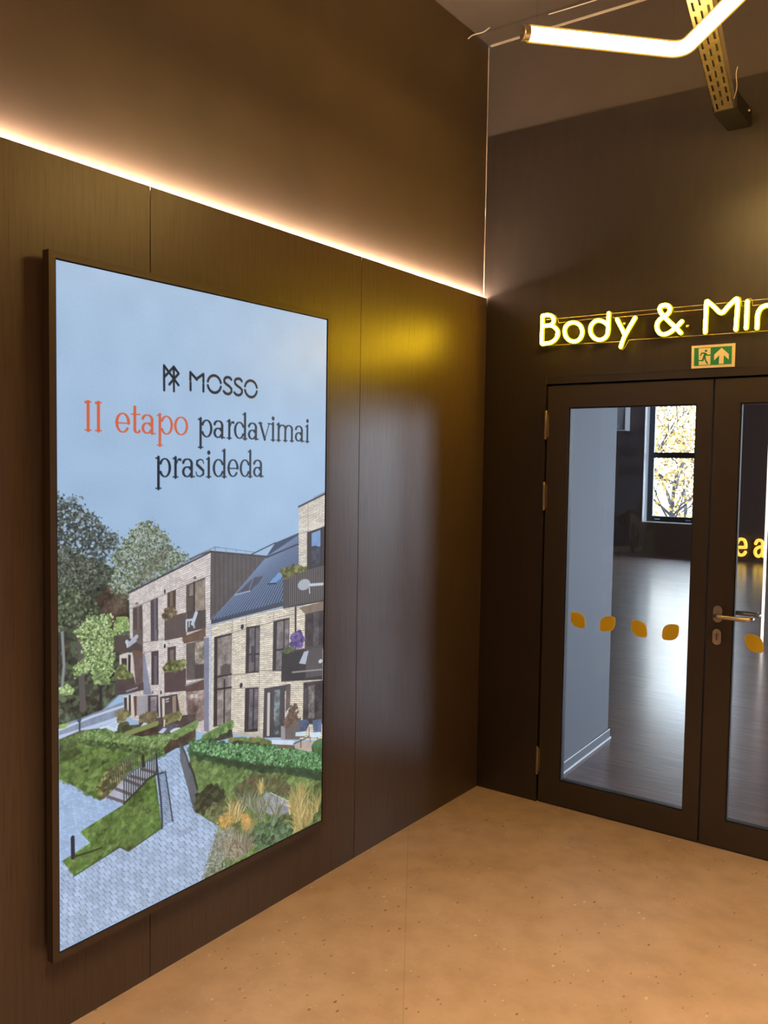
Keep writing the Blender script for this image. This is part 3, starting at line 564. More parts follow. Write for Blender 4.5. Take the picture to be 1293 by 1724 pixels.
def spot(x, y, rx, ry, col, alpha=1.0):
    s = win(x-rx-2, x+rx+2, y-ry-2, y+ry+2)
    if GX[s].size == 0: return
    d = np.hypot((GX[s]-x)/rx, (GY[s]-y)/ry)
    blend(s, np.clip((1-d)*min(rx, ry)/2.0+0.5, 0, 1)*alpha, col)
def scatter(poly, n, r, cols, alpha=0.9, jit=0.15, edge=0.0):
    xs = [p[0] for p in poly]; ys = [p[1] for p in poly]
    P = np.array(poly); k = 0; tries = 0
    while k < n and tries < n*12:
        tries += 1
        x = RG.uniform(min(xs), max(xs)); y = RG.uniform(min(ys), max(ys)); c = False
        for i in range(len(P)):
            x1, y1 = P[i]; x2, y2 = P[i-1]
            if (y1 > y) != (y2 > y) and x < (x2-x1)*(y-y1)/(y2-y1)+x1: c = not c
        if not c: continue
        k += 1
        x += RG.normal(0, edge) if edge else 0; y += RG.normal(0, edge) if edge else 0
        q = RG.uniform(r[0], r[1]); col = np.array(cols[RG.integers(len(cols))])*(1+RG.uniform(-jit, jit))
        spot(x, y, q*RG.uniform(.7, 1.3), q*RG.uniform(.6, 1.1), col, alpha)
def quadmap(q):
    A = []; b = []
    for (x, y), (u, v) in zip(q, ((0, 0), (1, 0), (1, 1), (0, 1))):
        A.append([x, y, 1, 0, 0, 0, -u*x, -u*y]); b.append(u)
        A.append([0, 0, 0, x, y, 1, -v*x, -v*y]); b.append(v)
    h = np.linalg.solve(np.array(A, float), np.array(b, float))
    return lambda X, Y: ((h[0]*X+h[1]*Y+h[2])/(h[6]*X+h[7]*Y+1), (h[3]*X+h[4]*Y+h[5])/(h[6]*X+h[7]*Y+1))
def bricks(q, rows, cols, dark, lw=0.16, jw=0.10):
    f = quadmap(q); tab = np.random.default_rng(11).random((97, 89))
    def fn(X, Y):
        u, v = f(X, Y); v = v*rows; r = np.floor(v); u = u*cols+(r.astype(int) % 2)*0.5; c = np.floor(u)
        k = 0.93+0.14*tab[r.astype(int) % 97, c.astype(int) % 89]
        k = np.where(v-r < lw, k*dark, k)
        return np.where(u-c < jw, k*(0.5+0.5*dark), k)
    return fn
def lerp(p, q, f): return (p[0]+(q[0]-p[0])*f, p[1]+(q[1]-p[1])*f)
def arc(cx, cy, rx, ry, a0, a1, n=18):
    return [(cx+rx*math.cos(math.radians(a0+(a1-a0)*i/n)), cy-ry*math.sin(math.radians(a0+(a1-a0)*i/n))) for i in range(n+1)]
def arcw(thick, thin, a0, a1, n=18):
    return [thin+(thick-thin)*abs(math.cos(math.radians(a0+(a1-a0)*i/n)))**1.3 for i in range(n+1)]
def bladefan(x, y, n, length, spread, cols, w=3.0, lean=0.0):
    for i in range(n):
        a = lean+RG.normal(0, spread); l = length*RG.uniform(.55, 1.1); bx = x+RG.normal(0, length*.10)
        p = [(bx, y)]
        for k in (1, 2, 3): p.append((p[-1][0]+math.sin(a)*l/3, p[-1][1]-math.cos(a)*l/3)); a *= 1.35
        c = np.array(cols[RG.integers(len(cols))])*RG.uniform(.85, 1.15)
        stroke(p, [w, w, w*.7, w*.3], c, .9)

# ---- sky
S_ALL = (slice(0, NY), slice(0, NX))
t = np.clip(GY/1000.0, 0, 1)[..., None]
CAN[:] = np.array((166, 194, 224))*(1-t)+np.array((155, 184, 217))*t
CAN += (NL*7+NG*7)[..., None]
# ---- forest at the left
fill([(-2,877),(87,835),(178,860),(204,916),(242,956),(246,1074),(203,1247),(109,1306),(-7,1304)], (66,74,62), .75, .25, 5)
scatter([(0,878),(111,863),(172,868),(203,1023),(198,1237),(2,1273)], 700, (5,13), [(58,66,58),(80,90,72),(48,52,48),(98,110,88),(70,62,54)], .8)
fill([(126,951),(177,904),(241,947),(238,1055),(177,1046)], (76,62,54), .6, .3, 8, .85)
stroke([(38,781),(55,875),(68,1047),(80,1264)], (14,16,18,20), (92,88,88))
stroke([(13,1030),(18,1124),(12,1182)], 9, (138,140,146))
stroke([(1,799),(39,776),(77,762)], 6, (70,66,66)); stroke([(38,856),(67,821),(126,812)], 6, (66,62,62))
PINE = [(58,70,72),(74,88,86),(96,108,104),(46,54,56),(118,128,122),(66,72,66)]
CROWN = [(0,646),(16,667),(58,660),(70,686),(122,713),(152,753),(196,778),(162,798),(191,817),(147,827),(101,806),(62,820),(-1,795)]
scatter(CROWN, 900, (3,7), PINE, .8, .15, 9); scatter(CROWN, 1300, (1.6,3.6), PINE+[(140,150,146),(38,44,46)], .9, .15, 12)
for a in ([(0,695),(63,685),(127,709)], [(-1,745),(72,732),(152,749)], [(-1,778),(87,775),(193,778)], [(53,660),(58,790)], [(24,796),(111,794),(162,806)]): stroke(a, 4, (56,58,58), .8)
scatter(CROWN, 130, (2,5), [(166,192,222)], .8, .03, 8)
LOWC = [(-1,799),(62,820),(111,833),(167,859),(188,905),(126,903),(76,936),(-2,927)]
scatter(LOWC, 600, (4,9), [(58,66,60),(74,84,74),(48,52,48),(92,100,88)], .8, .15, 8); scatter(LOWC, 900, (1.6,3.6), [(104,114,100),(48,54,48),(84,92,82),(130,138,124)], .85, .15, 10)
scatter([(-2,907),(62,914),(126,968),(121,1011),(-1,1019)], 700, (2,6), [(92,106,82),(62,72,58),(128,142,112),(48,54,46)], .8, .15, 6)
# middle deciduous tree
MIDC = [(175,908),(198,862),(172,838),(225,789),(252,759),(291,734),(336,745),(383,787),(401,819),(480,858),(247,944),(214,953)]
scatter(MIDC, 900, (3,8), [(92,104,84),(72,82,66),(112,124,102)], .85, .15, 7)
scatter(MIDC, 2600, (1.6,3.8), [(140,152,134),(170,182,166),(92,104,84),(62,70,58),(152,164,142),(116,126,104),(186,196,184)], .85, .12, 9)
scatter(MIDC, 90, (2,4), [(168,194,222)], .8, .03, 8)
fill([(291,861),(383,813),(401,842),(325,910),(247,938)], (88,84,66), .5, .3, 12, .35)
# light green young tree
stroke([(139,1075),(140,1327)], 9, (44,46,52))
YNG = [(59,1028),(91,1013),(126,999),(172,1003),(177,1032),(167,1055),(187,1069),(182,1171),(135,1162),(60,1158),(44,1137),(95,1116),(80,1083)]
scatter(YNG, 420, (4,8), [(112,138,86),(88,110,70),(132,156,102)], .8, .12, 5)
scatter(YNG, 1300, (1.8,4.6), [(150,176,112),(176,198,142),(104,128,82),(194,210,164),(78,96,64)], .9, .12, 6)
scatter([(110,1158),(182,1167),(171,1209),(115,1198)], 220, (2,5), [(120,146,92),(92,112,76),(150,174,118)], .85)
scatter([(3,1188),(27,1180),(53,1203),(41,1213),(8,1206)], 110, (2,5), [(150,178,118),(120,148,96),(182,202,150)], .9)
scatter([(198,1013),(241,1019),(241,1055),(177,1068),(182,1046)], 240, (2,6), [(140,166,104),(112,138,84),(168,190,130)], .9)
# ---- road
fill([(1,1294),(84,1287),(219,1273),(224,1297),(203,1324),(140,1322),(1,1333)], (132,144,168), .12)
stroke([(1,1306),(109,1293),(220,1286)], 7, (190,206,230)); stroke([(1,1327),(124,1323),(203,1319)], 11, (186,202,228))
fill([(2,1290),(36,1297),(21,1305),(2,1303)], (140,166,92), .3)
stroke([(68,1292),(68,1328)], 6, (66,74,90)); spot(*[(67,1293)][0], 7, 7, (70,84,104))
# ---- left block of the building
LB = [(241,944),(571,845),(571,1459),(254,1336)]
fill(LB, (214,205,203), .05, .06, 1, 1, None, bricks([(241,944),(571,845),(571,1508),(254,1369)], 84, 34, .80, .3, .05))
stroke([(241,944),(571,844)], 6, (70,68,76)); stroke([(413,887),(510,852),(589,829),(611,832)], 2.5, (120,126,136)); stroke([(591,829),(591,840)], 2.5, (120,126,136))
stroke([(242,992),(255,991),(317,978),(384,962),(464,944),(569,922)], 2.5, (140,130,130))
stroke([(295,1105),(325,1104),(373,1106)], 2.5, (140,130,130)); stroke([(295,1139),(325,1135)], 2.5, (150,140,138))
fill([(255,993),(291,986),(293,1100),(255,1094)], (88,76,74), .1, .1)
fill([(271,990),(279,989),(279,1098),(272,1097)], (112,100,98))
fill([(322,978),(351,971),(352,1104),(323,1103)], (84,78,86), .1, .08); fill([(335,975),(343,973),(344,1104),(337,1103)], (112,104,114))
fill([(388,961),(423,954),(422,1018),(388,1019)], (84,70,62), .1); fill([(399,960),(410,958),(410,1016),(399,1015)], (120,104,92))
fill([(465,945),(546,927),(548,1045),(465,1036)], (92,82,76), .1)
fill([(502,941),(545,933),(545,1040),(503,1039)], (142,130,118), .25); fill([(479,946),(496,943),(496,984),(479,984)], (138,128,118), .2)
stroke([(499,938),(499,1038)], 7, (60,52,50)); stroke([(478,984),(498,984)], 5, (70,62,58))
fill([(377,1037),(466,1033),(467,1112),(377,1111)], (90,79,77), .1, .04)
fill([(466,1034),(548,1036),(549,1096),(467,1098)], (104,96,92), .15)
for i in range(16):
    a = [(471,1033),(548,1036),(471,1098),(549,1096)]; f = i/15.0
    stroke([(a[0][0]+(a[1][0]-a[0][0])*f, a[0][1]+(a[1][1]-a[0][1])*f), (a[2][0]+(a[3][0]-a[2][0])*f, a[2][1]+(a[3][1]-a[2][1])*f)], 3, (58,52,52))
fill([(450,1110),(549,1096),(550,1123),(478,1130),(450,1125)], (104,82,66), .1)
stroke([(467,1094),(467,1059),(493,1060)], 7, (190,202,216)); stroke([(493,1073),(508,1041)], 14, (186,200,218)); stroke([(479,1061),(478,1081)], 5, (180,192,206)); stroke([(496,1071),(500,1087)], 6, (180,192,206))
scatter([(372,1031),(384,1013),(413,1014),(426,1028),(413,1034),(381,1045)], 130, (4,8), [(112,96,78),(140,124,98),(88,78,62)], .9, .15, 3)
spot(*[(378,955)][0], 3.5, 7, (50,50,58)); spot(*[(502,924)][0], 7, 5, (110,106,108)); spot(*[(270,980)][0], 6, 4, (120,114,116))
# second and ground floor of the left block
fill([(186,1067),(237,1072),(243,1083),(256,1088),(292,1112),(293,1133),(189,1119)], (80,71,70), .12)
fill([(256,1058),(293,1063),(293,1115),(256,1090)], (104,94,92), .12)
stroke([(233,1092),(243,1102),(256,1090),(269,1082)], 13, (176,182,194)); stroke([(237,1106),(266,1094)], 8, (170,176,188)); stroke([(232,1089),(235,1108)], 5, (200,206,214))
fill([(206,1128),(238,1125),(256,1139),(257,1202),(237,1193),(206,1183)], (206,198,192), .05)
fill([(213,1139),(233,1142),(234,1188),(217,1192)], (72,62,62), .2); fill([(238,1131),(247,1135),(246,1194),(237,1189)], (54,48,50))
fill([(256,1139),(293,1139),(294,1238),(266,1235)], (108,92,90), .15); fill([(251,1120),(292,1131),(292,1141),(256,1140)], (108,86,72))
fill([(293,1139),(298,1132),(326,1273),(294,1266)], (134,138,158), .06)
fill([(191,1196),(208,1195),(259,1204),(266,1232),(295,1228),(296,1252),(234,1252),(191,1247)], (86,74,76), .12); stroke([(232,1243),(272,1240)], 5, (140,140,150))
scatter([(194,1181),(208,1162),(224,1160),(230,1182),(253,1202),(198,1197)], 110, (5,9), [(116,128,80),(88,96,62),(140,150,104)], .9)
fill([(325,1137),(353,1138),(354,1247),(325,1243)], (72,64,70), .1); fill([(336,1152),(347,1153),(347,1244),(336,1243)], (104,96,106)); fill([(324,1068),(353,1072),(351,1108),(324,1105)], (82,76,84)); fill([(337,1070),(346,1071),(346,1104),(338,1105)], (120,112,122))
fill([(389,1135),(423,1135),(423,1185),(389,1184)], (80,68,66), .1); fill([(399,1146),(414,1146),(414,1183),(399,1183)], (118,106,102), .2)
spot(*[(378,1129)][0], 4, 7, (46,46,54)); spot(*[(363,1274)][0], 3.5, 6, (56,54,60)); spot(*[(330,1267)][0], 4, 5, (120,112,112))
fill([(377,1076),(465,1089),(465,1110),(377,1111)], (92,80,78), .06); fill([(451,1115),(542,1106),(543,1133),(455,1134)], (108,86,72), .1)
fill([(466,1135),(502,1135),(543,1132),(545,1265),(467,1255)], (94,86,84), .15); fill([(503,1138),(542,1137),(543,1217),(504,1213)], (154,144,132), .5)
for i in range(9):
    a = [(506,1212),(544,1215),(506,1256),(544,1257)]; stroke([lerp(a[0], a[1], i/8.0), lerp(a[2], a[3], i/8.0)], 3, (66,58,58))
fill([(376,1212),(465,1215),(466,1290),(377,1278)], (86,69,72), .06, .03); fill([(466,1272),(543,1267),(544,1303),(465,1295)], (90,72,68), .1); stroke([(465,1271),(515,1268)], 6, (150,146,150))
scatter([(370,1193),(398,1183),(459,1191),(460,1209),(384,1210)], 230, (4,9), [(92,98,60),(118,122,78),(70,72,46),(136,138,96)], .9, .15, 2)
fill([(220,1255),(256,1259),(261,1331),(233,1325)], (208,200,192), .05); fill([(222,1261),(233,1262),(234,1311),(224,1309)], (70,60,62)); fill([(240,1256),(247,1258),(248,1320),(240,1320)], (52,46,50)); fill([(257,1264),(270,1265),(270,1325),(262,1329)], (100,72,66))
fill([(270,1266),(312,1272),(312,1331),(270,1327)], (158,156,164), .06)
fill([(312,1273),(354,1280),(356,1351),(312,1329)], (74,62,68), .1); fill([(322,1279),(346,1283),(346,1337),(322,1329)], (140,130,142), .3)
fill([(358,1287),(429,1292),(445,1368),(391,1393),(358,1382)], (80,70,74), .12); fill([(367,1294),(378,1296),(378,1387),(370,1385)], (206,194,184)); fill([(409,1296),(423,1296),(425,1355),(410,1352)], (150,134,120), .1)
stroke([(355,1280),(358,1351)], 6, (200,194,190)); stroke([(384,1301),(393,1300)], 5, (190,186,190)); stroke([(384,1309),(393,1309)], 4, (170,166,170))
fill([(429,1290),(453,1291),(467,1382),(443,1371)], (208,196,178), .05, .05, 1, 1, None, bricks([(429,1290),(453,1291),(467,1382),(443,1371)], 22, 3, .78, .3, .05))
fill([(465,1294),(543,1305),(544,1404),(475,1405)], (132,116,110), .45); fill([(469,1319),(501,1323),(516,1358),(501,1401),(478,1403)], (84,66,64), .4, 0, 8, .8); fill([(485,1306),(497,1307),(497,1320),(485,1319)], (200,196,196)); fill([(502,1308),(516,1310),(516,1323),(502,1321)], (190,186,188))
fill([(542,1129),(565,1129),(566,1453),(544,1441)], (128,130,150), .06, .05)
# ---- zinc side wall and roof
fill([(571,845),(837,880),(674,1009),(569,1071)], (92,85,86), .08)
ZL = [
    [(590,848),(591,1058)],
    [(610,850),(611,1046)],
    [(630,853),(631,1034)],
    [(651,855),(652,1021)],
    [(671,858),(673,1009)],
    [(692,861),(694,993)],
    [(714,864),(715,976)],
    [(735,866),(736,959)],
    [(757,870),(758,942)],
    [(779,872),(780,925)],
    [(801,875),(802,907)],
]
for i in range(1, 12):
    a = ZL[i-1]; stroke(a, 2.5, (66,60,62))
fill([(572,1071),(681,1004),(837,880),(883,834),(1011,805),(1013,945),(929,959),(930,1063),(576,1080)], (64,74,98), .06)
for i in range(24):
    f = i/23.0; a = [(586,1071),(937,1050),(847,878),(1108,775)]; stroke([lerp(a[0], a[1], f), lerp(a[2], a[3], f)], 4.5, (126,146,182), .85)
stroke([(837,884),(1012,846)], 6, (60,62,76)); stroke([(762,867),(883,834)], 4, (52,54,64))
fill([(848,979),(904,943),(926,945),(926,959),(884,982)], (112,152,206)); stroke([(846,980),(888,982)], 5, (40,44,56))
fill([(688,998),(713,985),(774,949),(822,949),(804,968),(756,995)], (82,80,94), .1); stroke([(684,1001),(756,995)], 5, (150,164,190)); stroke([(774,950),(752,989)], 3, (130,140,164))
stroke([(481,863),(519,851),(571,841)], 5, (84,80,84)); stroke([(571,843),(841,881)], 6, (70,64,66)); stroke([(588,829),(680,844),(780,861)], 2, (120,128,140)); stroke([(481,858),(588,829)], 2, (130,136,146))
for a in ([(588,829),(588,845)], [(640,837),(640,853)], [(688,845),(688,860)], [(735,852),(735,867)]): stroke(a, 2, (120,128,140))
# ---- middle facade
MF = [(576,1085),(1015,1074),(1025,1590),(817,1532),(677,1479),(573,1446)]
fill(MF, (226,216,200), .05, .08, 1, 1, None, bricks([(576,1085),(1015,1074),(1025,1602),(573,1446)], 62, 22, .66, .26, .05))
fill([(574,1077),(930,1055),(931,1070),(574,1087)], (70,72,84)); stroke([(576,1089),(931,1072)], 4, (150,166,196))
for a in ([(671,1083),(671,1134)], [(739,1081),(739,1120)], [(878,1081),(876,1119)], [(671,1131),(739,1127),(805,1125),(878,1119),(963,1117)], [(669,1276),(735,1286),(807,1288),(876,1300)], [(669,1327),(735,1333)], [(805,1125),(806,1508)]): stroke(a, 2.5, (150,138,128))
def window(o, g, bars, gc=(112,104,108)):
    fill(o, (58,51,54), .08); fill(g, gc, .3)
    for b in bars: stroke(b, 6, (46,42,46))
window([(588,1132),(669,1130),(667,1448),(586,1438)], [(603,1139),(667,1137),(666,1445),(603,1438)], [[(590,1270),(668,1273)], [(590,1312),(668,1319)], [(636,1286),(635,1440)]], (142,132,128))
fill([(617,1237),(641,1231),(663,1240),(663,1272),(617,1268)], (92,84,84), .1)
window([(738,1120),(807,1124),(803,1292),(736,1284)], [(755,1128),(804,1130),(800,1286),(752,1282)], [[(783,1127),(782,1286)], [(754,1220),(803,1226)]])
fill([(763,1192),(778,1192),(778,1251),(764,1251)], (70,64,70))
window([(876,1119),(963,1119),(960,1316),(873,1301)], [(896,1125),(960,1125),(956,1310),(892,1301)], [[(934,1121),(932,1308)], [(891,1227),(957,1232)]], (124,116,118))
window([(735,1335),(802,1346),(800,1506),(732,1492)], [(756,1344),(800,1351),(798,1495),(752,1487)], [[(778,1346),(775,1495)]], (100,94,102))
fill([(677,1479),(825,1521),(825,1537),(678,1486)], (188,184,176), .06)
spot(*[(719,1117)][0], 7.5, 9, (48,50,58)); spot(*[(715,1322)][0], 7.5, 9, (52,54,62))
fill([(831,1356),(972,1368),(941,1391),(943,1564),(826,1535)], (74,70,75), .06)
fill([(848,1376),(862,1377),(860,1538),(846,1534)], (196,190,182)); fill([(884,1374),(915,1377),(911,1542),(881,1538)], (104,112,114), .5); fill([(947,1375),(973,1369),(970,1453),(946,1470)], (110,98,94), .2)
# ---- tower at the right
fill([(1008,711),(1161,665),(1166,959),(1055,944),(1011,934)], (222,213,202), .05, .06, 1, 1, None, bricks([(1008,711),(1161,665),(1166,947),(1011,936)], 36, 5, .66, .26, .06))
stroke([(1008,708),(1161,662)], 7, (64,62,70)); stroke([(1094,675),(1161,655)], 3, (130,136,146)); stroke([(1061,697),(1063,803)], 2.5, (150,140,134)); stroke([(1011,810),(1066,802)], 2.5, (150,140,134))
fill([(1057,806),(1163,787),(1166,950),(1058,945)], (62,55,57)); fill([(1083,811),(1135,801),(1136,864),(1084,872)], (124,156,204), .06); fill([(1084,861),(1110,860),(1136,870),(1137,933),(1083,940)], (64,66,78), .4); stroke([(1139,796),(1141,934)], 6, (52,48,52))
fill([(986,1087),(1168,1072),(1178,1635),(993,1582)], (226,215,197), .05, .06, 1, 1, None, bricks([(986,1087),(1169,1081),(1178,1635),(993,1582)], 62, 7, .68, .26, .05))
fill([(1015,1088),(1169,1080),(1169,1116),(1053,1117)], (128,112,98), .08); stroke([(996,1085),(998,1262)], 10, (66,58,62))
fill([(1050,1116),(1169,1115),(1172,1268),(1050,1251)], (66,58,60), .3); fill([(1101,1119),(1132,1118),(1132,1256),(1100,1250)], (90,84,88), .3)
fill([(1045,1378),(1174,1392),(1177,1569),(1043,1537)], (72,64,66), .35); fill([(1075,1398),(1112,1400),(1110,1530),(1075,1522)], (120,114,112), .5)
def balcony(o, c, rail, n, rc):
    fill(o, c, .1)
    a = np.array(rail, float)
    for i in range(n):
        f = i/(n-1.0); stroke([a[0]+(a[1]-a[0])*f, a[3]+(a[2]-a[3])*f], 3.5, rc)
    stroke([a[0], a[1]], 5, (58,52,54))
balcony([(926,956),(1166,935),(1169,1081),(927,1080)], (70,63,63), [(961,954),(1166,936),(1168,1072),(963,1073)], 20, (128,122,120))
fill([(926,959),(956,956),(957,1079),(927,1080)], (84,78,80))
spot(*[(1043,1003)][0], 36, 21, (196,206,220), .75); stroke([(1077,1008),(1152,1012)], 11, (190,198,210)); stroke([(1073,1018),(1076,1039)], 5, (200,204,212))
scatter([(913,939),(976,928),(1046,937),(1055,946),(936,966)], 200, (5,10), [(98,98,54),(126,122,72),(72,72,42)], .9, .15, 2)
balcony([(923,1241),(1156,1254),(1157,1388),(920,1349)], (60,55,57), [(1064,1250),(1155,1255),(1156,1370),(1062,1361)], 11, (122,116,116))
stroke([(981,1326),(1153,1347)], 6, (150,144,140)); stroke([(923,1241),(1156,1254)], 4, (90,84,84))
fill([(1018,1299),(1047,1259),(1073,1260),(1056,1309)], (176,184,200)); spot(*[(1144,1313)][0], 12, 8, (200,206,214))
scatter([(971,1207),(987,1179),(1021,1178),(1046,1208),(1030,1233),(980,1228)], 150, (6,12), [(104,84,144),(128,106,164),(80,66,112)], .9, .12, 3)
scatter([(935,1232),(988,1232),(988,1246),(939,1243)], 50, (5,9), [(104,116,70),(80,90,56)], .9)
# ---- terrace, planter, seats
fill([(943,1513),(1034,1508),(1027,1592),(943,1571)], (108,100,98), .06); fill([(921,1515),(944,1523),(945,1573),(922,1565)], (150,150,154))
scatter([(939,1512),(983,1455),(1008,1461),(1009,1512),(951,1521)], 170, (4,9), [(108,84,76),(86,78,62),(130,104,92)], .85, .15, 4)
fill([(2,1333),(69,1324),(136,1334),(206,1344),(348,1368),(507,1406),(508,1487),(2,1371)], (74,78,62), .5, .15)
fill([(280,1341),(507,1376),(508,1454),(271,1394)], (76,66,66), .3)
fill([(136,1328),(159,1331),(190,1326),(206,1328),(218,1354),(190,1357),(140,1347)], (204,218,238), .06); fill([(167,1333),(190,1329),(202,1333),(190,1347)], (182,198,222))
stroke([(290,1368),(309,1353)], 14, (196,208,222))
fill([(350,1400),(367,1388),(414,1383),(433,1393),(419,1406),(367,1413)], (94,92,106), .3); fill([(352,1399),(374,1390),(387,1395),(370,1409)], (186,198,220)); spot(*[(421,1409)][0], 22, 7, (200,212,228))
scatter([(196,1302),(226,1298),(242,1319),(206,1331)], 90, (5,10), [(126,120,86),(100,98,70),(150,142,104)], .9); scatter([(280,1331),(339,1334),(343,1356),(288,1347)], 90, (6,11), [(100,92,72),(124,112,88)], .9)
scatter([(381,1358),(437,1355),(442,1372),(387,1375)], 110, (6,11), [(124,122,80),(150,146,98),(96,94,64)], .9); scatter([(206,1344),(230,1343),(242,1363),(226,1370),(206,1361)], 60, (7,12), [(62,68,50),(80,84,62)], .9)
fill([(374,1363),(381,1366),(378,1388),(373,1386)], (206,194,184))
# ---- paving as the base of the lower part
def paving(q, rows, cols, row_k, joint_k):
    f = quadmap(q); tab = np.random.default_rng(12).random((97, 89))
    def fn(X, Y):
        u, v = f(X, Y); v = v*rows; r = np.floor(v); u = u*cols+(r.astype(int) % 2)*.5+.15*tab[r.astype(int) % 97, 3]; c = np.floor(u)
        q_ = tab[r.astype(int) % 97, c.astype(int) % 89]; k = .95+.10*q_
        k = np.where(v-r < .09, k*row_k, k)
        return np.where(u-c < .085, k*(joint_k+.25*(1-q_)), k)
    return fn
PV = paving([(-120,1673),(331,1618),(614,1993),(69,1993)], 21, 22, .90, .52)
fill([(2,1444),(135,1539),(222,1576),(348,1490),(437,1476),(465,1469),(484,1470),(509,1506)] + [(503,1701),(612,1790),(697,1929),(650,1943),(541,1947)] + [(1,1946),(1,1591)], (164,188,222), .07, .05, 1, 1, (170,188,216), PV)
PV2 = paving([(-119,1535),(246,1468),(513,1690),(70,1746)], 26, 30, .95, .78)
fill([(2,1449),(135,1551),(222,1587)] + [(222,1589),(67,1622),(102,1667),(9,1687),(0,1700)], (160,186,222), .04, .05, 1, 1, None, PV2)
# ---- lawns
GRN = [(96,124,66),(78,104,54),(116,142,80),(66,88,48),(128,150,92)]
LWN = [(1,1412),(1,1362),(72,1364),(174,1397),(271,1439),(357,1471),(385,1480),(346,1480),(301,1482),(222,1501),(190,1522),(162,1544),(135,1551),(90,1513),(46,1479),(1,1446)]
fill(LWN, (92,120,64), .5, .2, 1.5); scatter(LWN, 800, (4,11), GRN, .45)
fill([(1,1333),(69,1332),(70,1364),(1,1371)], (74,90,56), .5, .2, 2); fill([(1,1371),(59,1370),(78,1390),(36,1401),(1,1404)], (60,76,46), .5, .2, 4)
fill([(139,1544),(159,1470),(206,1456),(263,1472),(222,1508),(190,1526),(162,1544)], (92,104,62), .6, .2, 4)
scatter([(124,1513),(155,1475),(206,1459),(242,1480),(214,1516),(162,1541),(139,1547)], 330, (4,9), [(128,138,78),(84,92,58),(152,150,90),(70,70,52),(108,84,76)], .85)
fill([(67,1622),(222,1589),(248,1575)] + [(279,1557),(341,1530),(363,1684)] + [(366,1711),(238,1741),(207,1716),(46,1745),(9,1687),(102,1667)], (92,122,62), .45, .2, 1.2)
scatter([(89,1631),(222,1601),(348,1609),(357,1705),(242,1732),(205,1708),(48,1734),(20,1691),(108,1671)], 700, (4,10), GRN, .35)
fill([(205,1708),(331,1689),(363,1711),(238,1739)], (70,88,52), .3, .2, 9, .45); stroke([(366,1712),(238,1741),(207,1717),(46,1746)], 4, (70,82,56))
# ---- stairs and rails
fill([(162,1545),(191,1529),(222,1510),(246,1505),(288,1496),(343,1487),(343,1530),(309,1537),(279,1557),(222,1587)], (172,178,194), .08)
for a in ([(164,1548),(221,1582)], [(192,1532),(248,1567)], [(222,1512),(279,1548)], [(246,1509),(307,1540)], [(288,1499),(343,1526)]): stroke(a, 9, (104,96,104))
stroke([(222,1587),(279,1558),(309,1539),(343,1531)], 8, (50,56,48))
RC = (52,58,58)
for i in range(15):
    f = i/14.0; p = np.array([(222,1510),(346,1465),(222,1578),(343,1527)], float); stroke([p[0]+(p[1]-p[0])*f, p[2]+(p[3]-p[2])*f], 4, RC)
    p = np.array([(159,1479),(271,1443),(166,1535),(271,1484)], float); stroke([p[0]+(p[1]-p[0])*f, p[2]+(p[3]-p[2])*f], 3.5, (72,78,66))
stroke([(218,1510),(346,1464)], 6, (96,104,104)); stroke([(155,1482),(263,1439)], 5, (88,96,86)); stroke([(293,1459),(294,1491)], 12, (46,50,48))
# ---- hedges
HL = [(65,1344),(91,1331),(136,1343),(190,1362),(246,1384),(330,1408),(410,1418),(374,1475),(357,1470),(288,1447),(226,1418),(167,1395),(121,1377),(72,1362)]
fill(HL, (66,88,54), .4, .2, 3)
scatter(HL, 380, (7,13), [(58,76,48),(78,100,62)], .7)
scatter(HL, 700, (2,5), [(70,92,56),(52,66,44),(110,138,84),(90,116,72)], .8)
scatter([(65,1344),(91,1331),(136,1343),(190,1362),(246,1384),(330,1408),(410,1418),(392,1450),(330,1441),(246,1409),(167,1378),(91,1352)], 1300, (2,5.5), [(124,152,94),(98,128,76),(146,170,114),(84,110,66)], .85, .1, 2)
fill([(374,1456),(414,1427),(507,1411),(508,1452),(379,1478)], (82,70,58), .35, .15); stroke([(414,1423),(465,1416),(509,1408)], 22, (122,146,88)); scatter([(410,1426),(507,1407),(507,1422),(419,1435)], 110, (5,9), [(124,150,92),(98,124,74)], .85)
fill([(246,1378),(346,1369),(348,1403),(288,1397)], (74,62,54), .3); stroke([(230,1374),(346,1369)], 16, (128,140,88))
fill([(546,1469),(669,1446),(677,1496),(611,1492)], (72,70,56), .4); stroke([(546,1467),(667,1447)], 28, (112,140,84)); scatter([(541,1466),(667,1443),(675,1459),(570,1477)], 110, (6,11), [(120,150,92),(92,122,72)], .85)
fill([(654,1498),(683,1498),(826,1540),(878,1563),(884,1585),(770,1549),(657,1516)], (104,122,66), .5, .2, 2); scatter([(662,1500),(814,1537),(872,1566),(872,1578),(683,1519)], 120, (6,12), [(122,138,78),(88,106,58),(130,118,76)], .7)
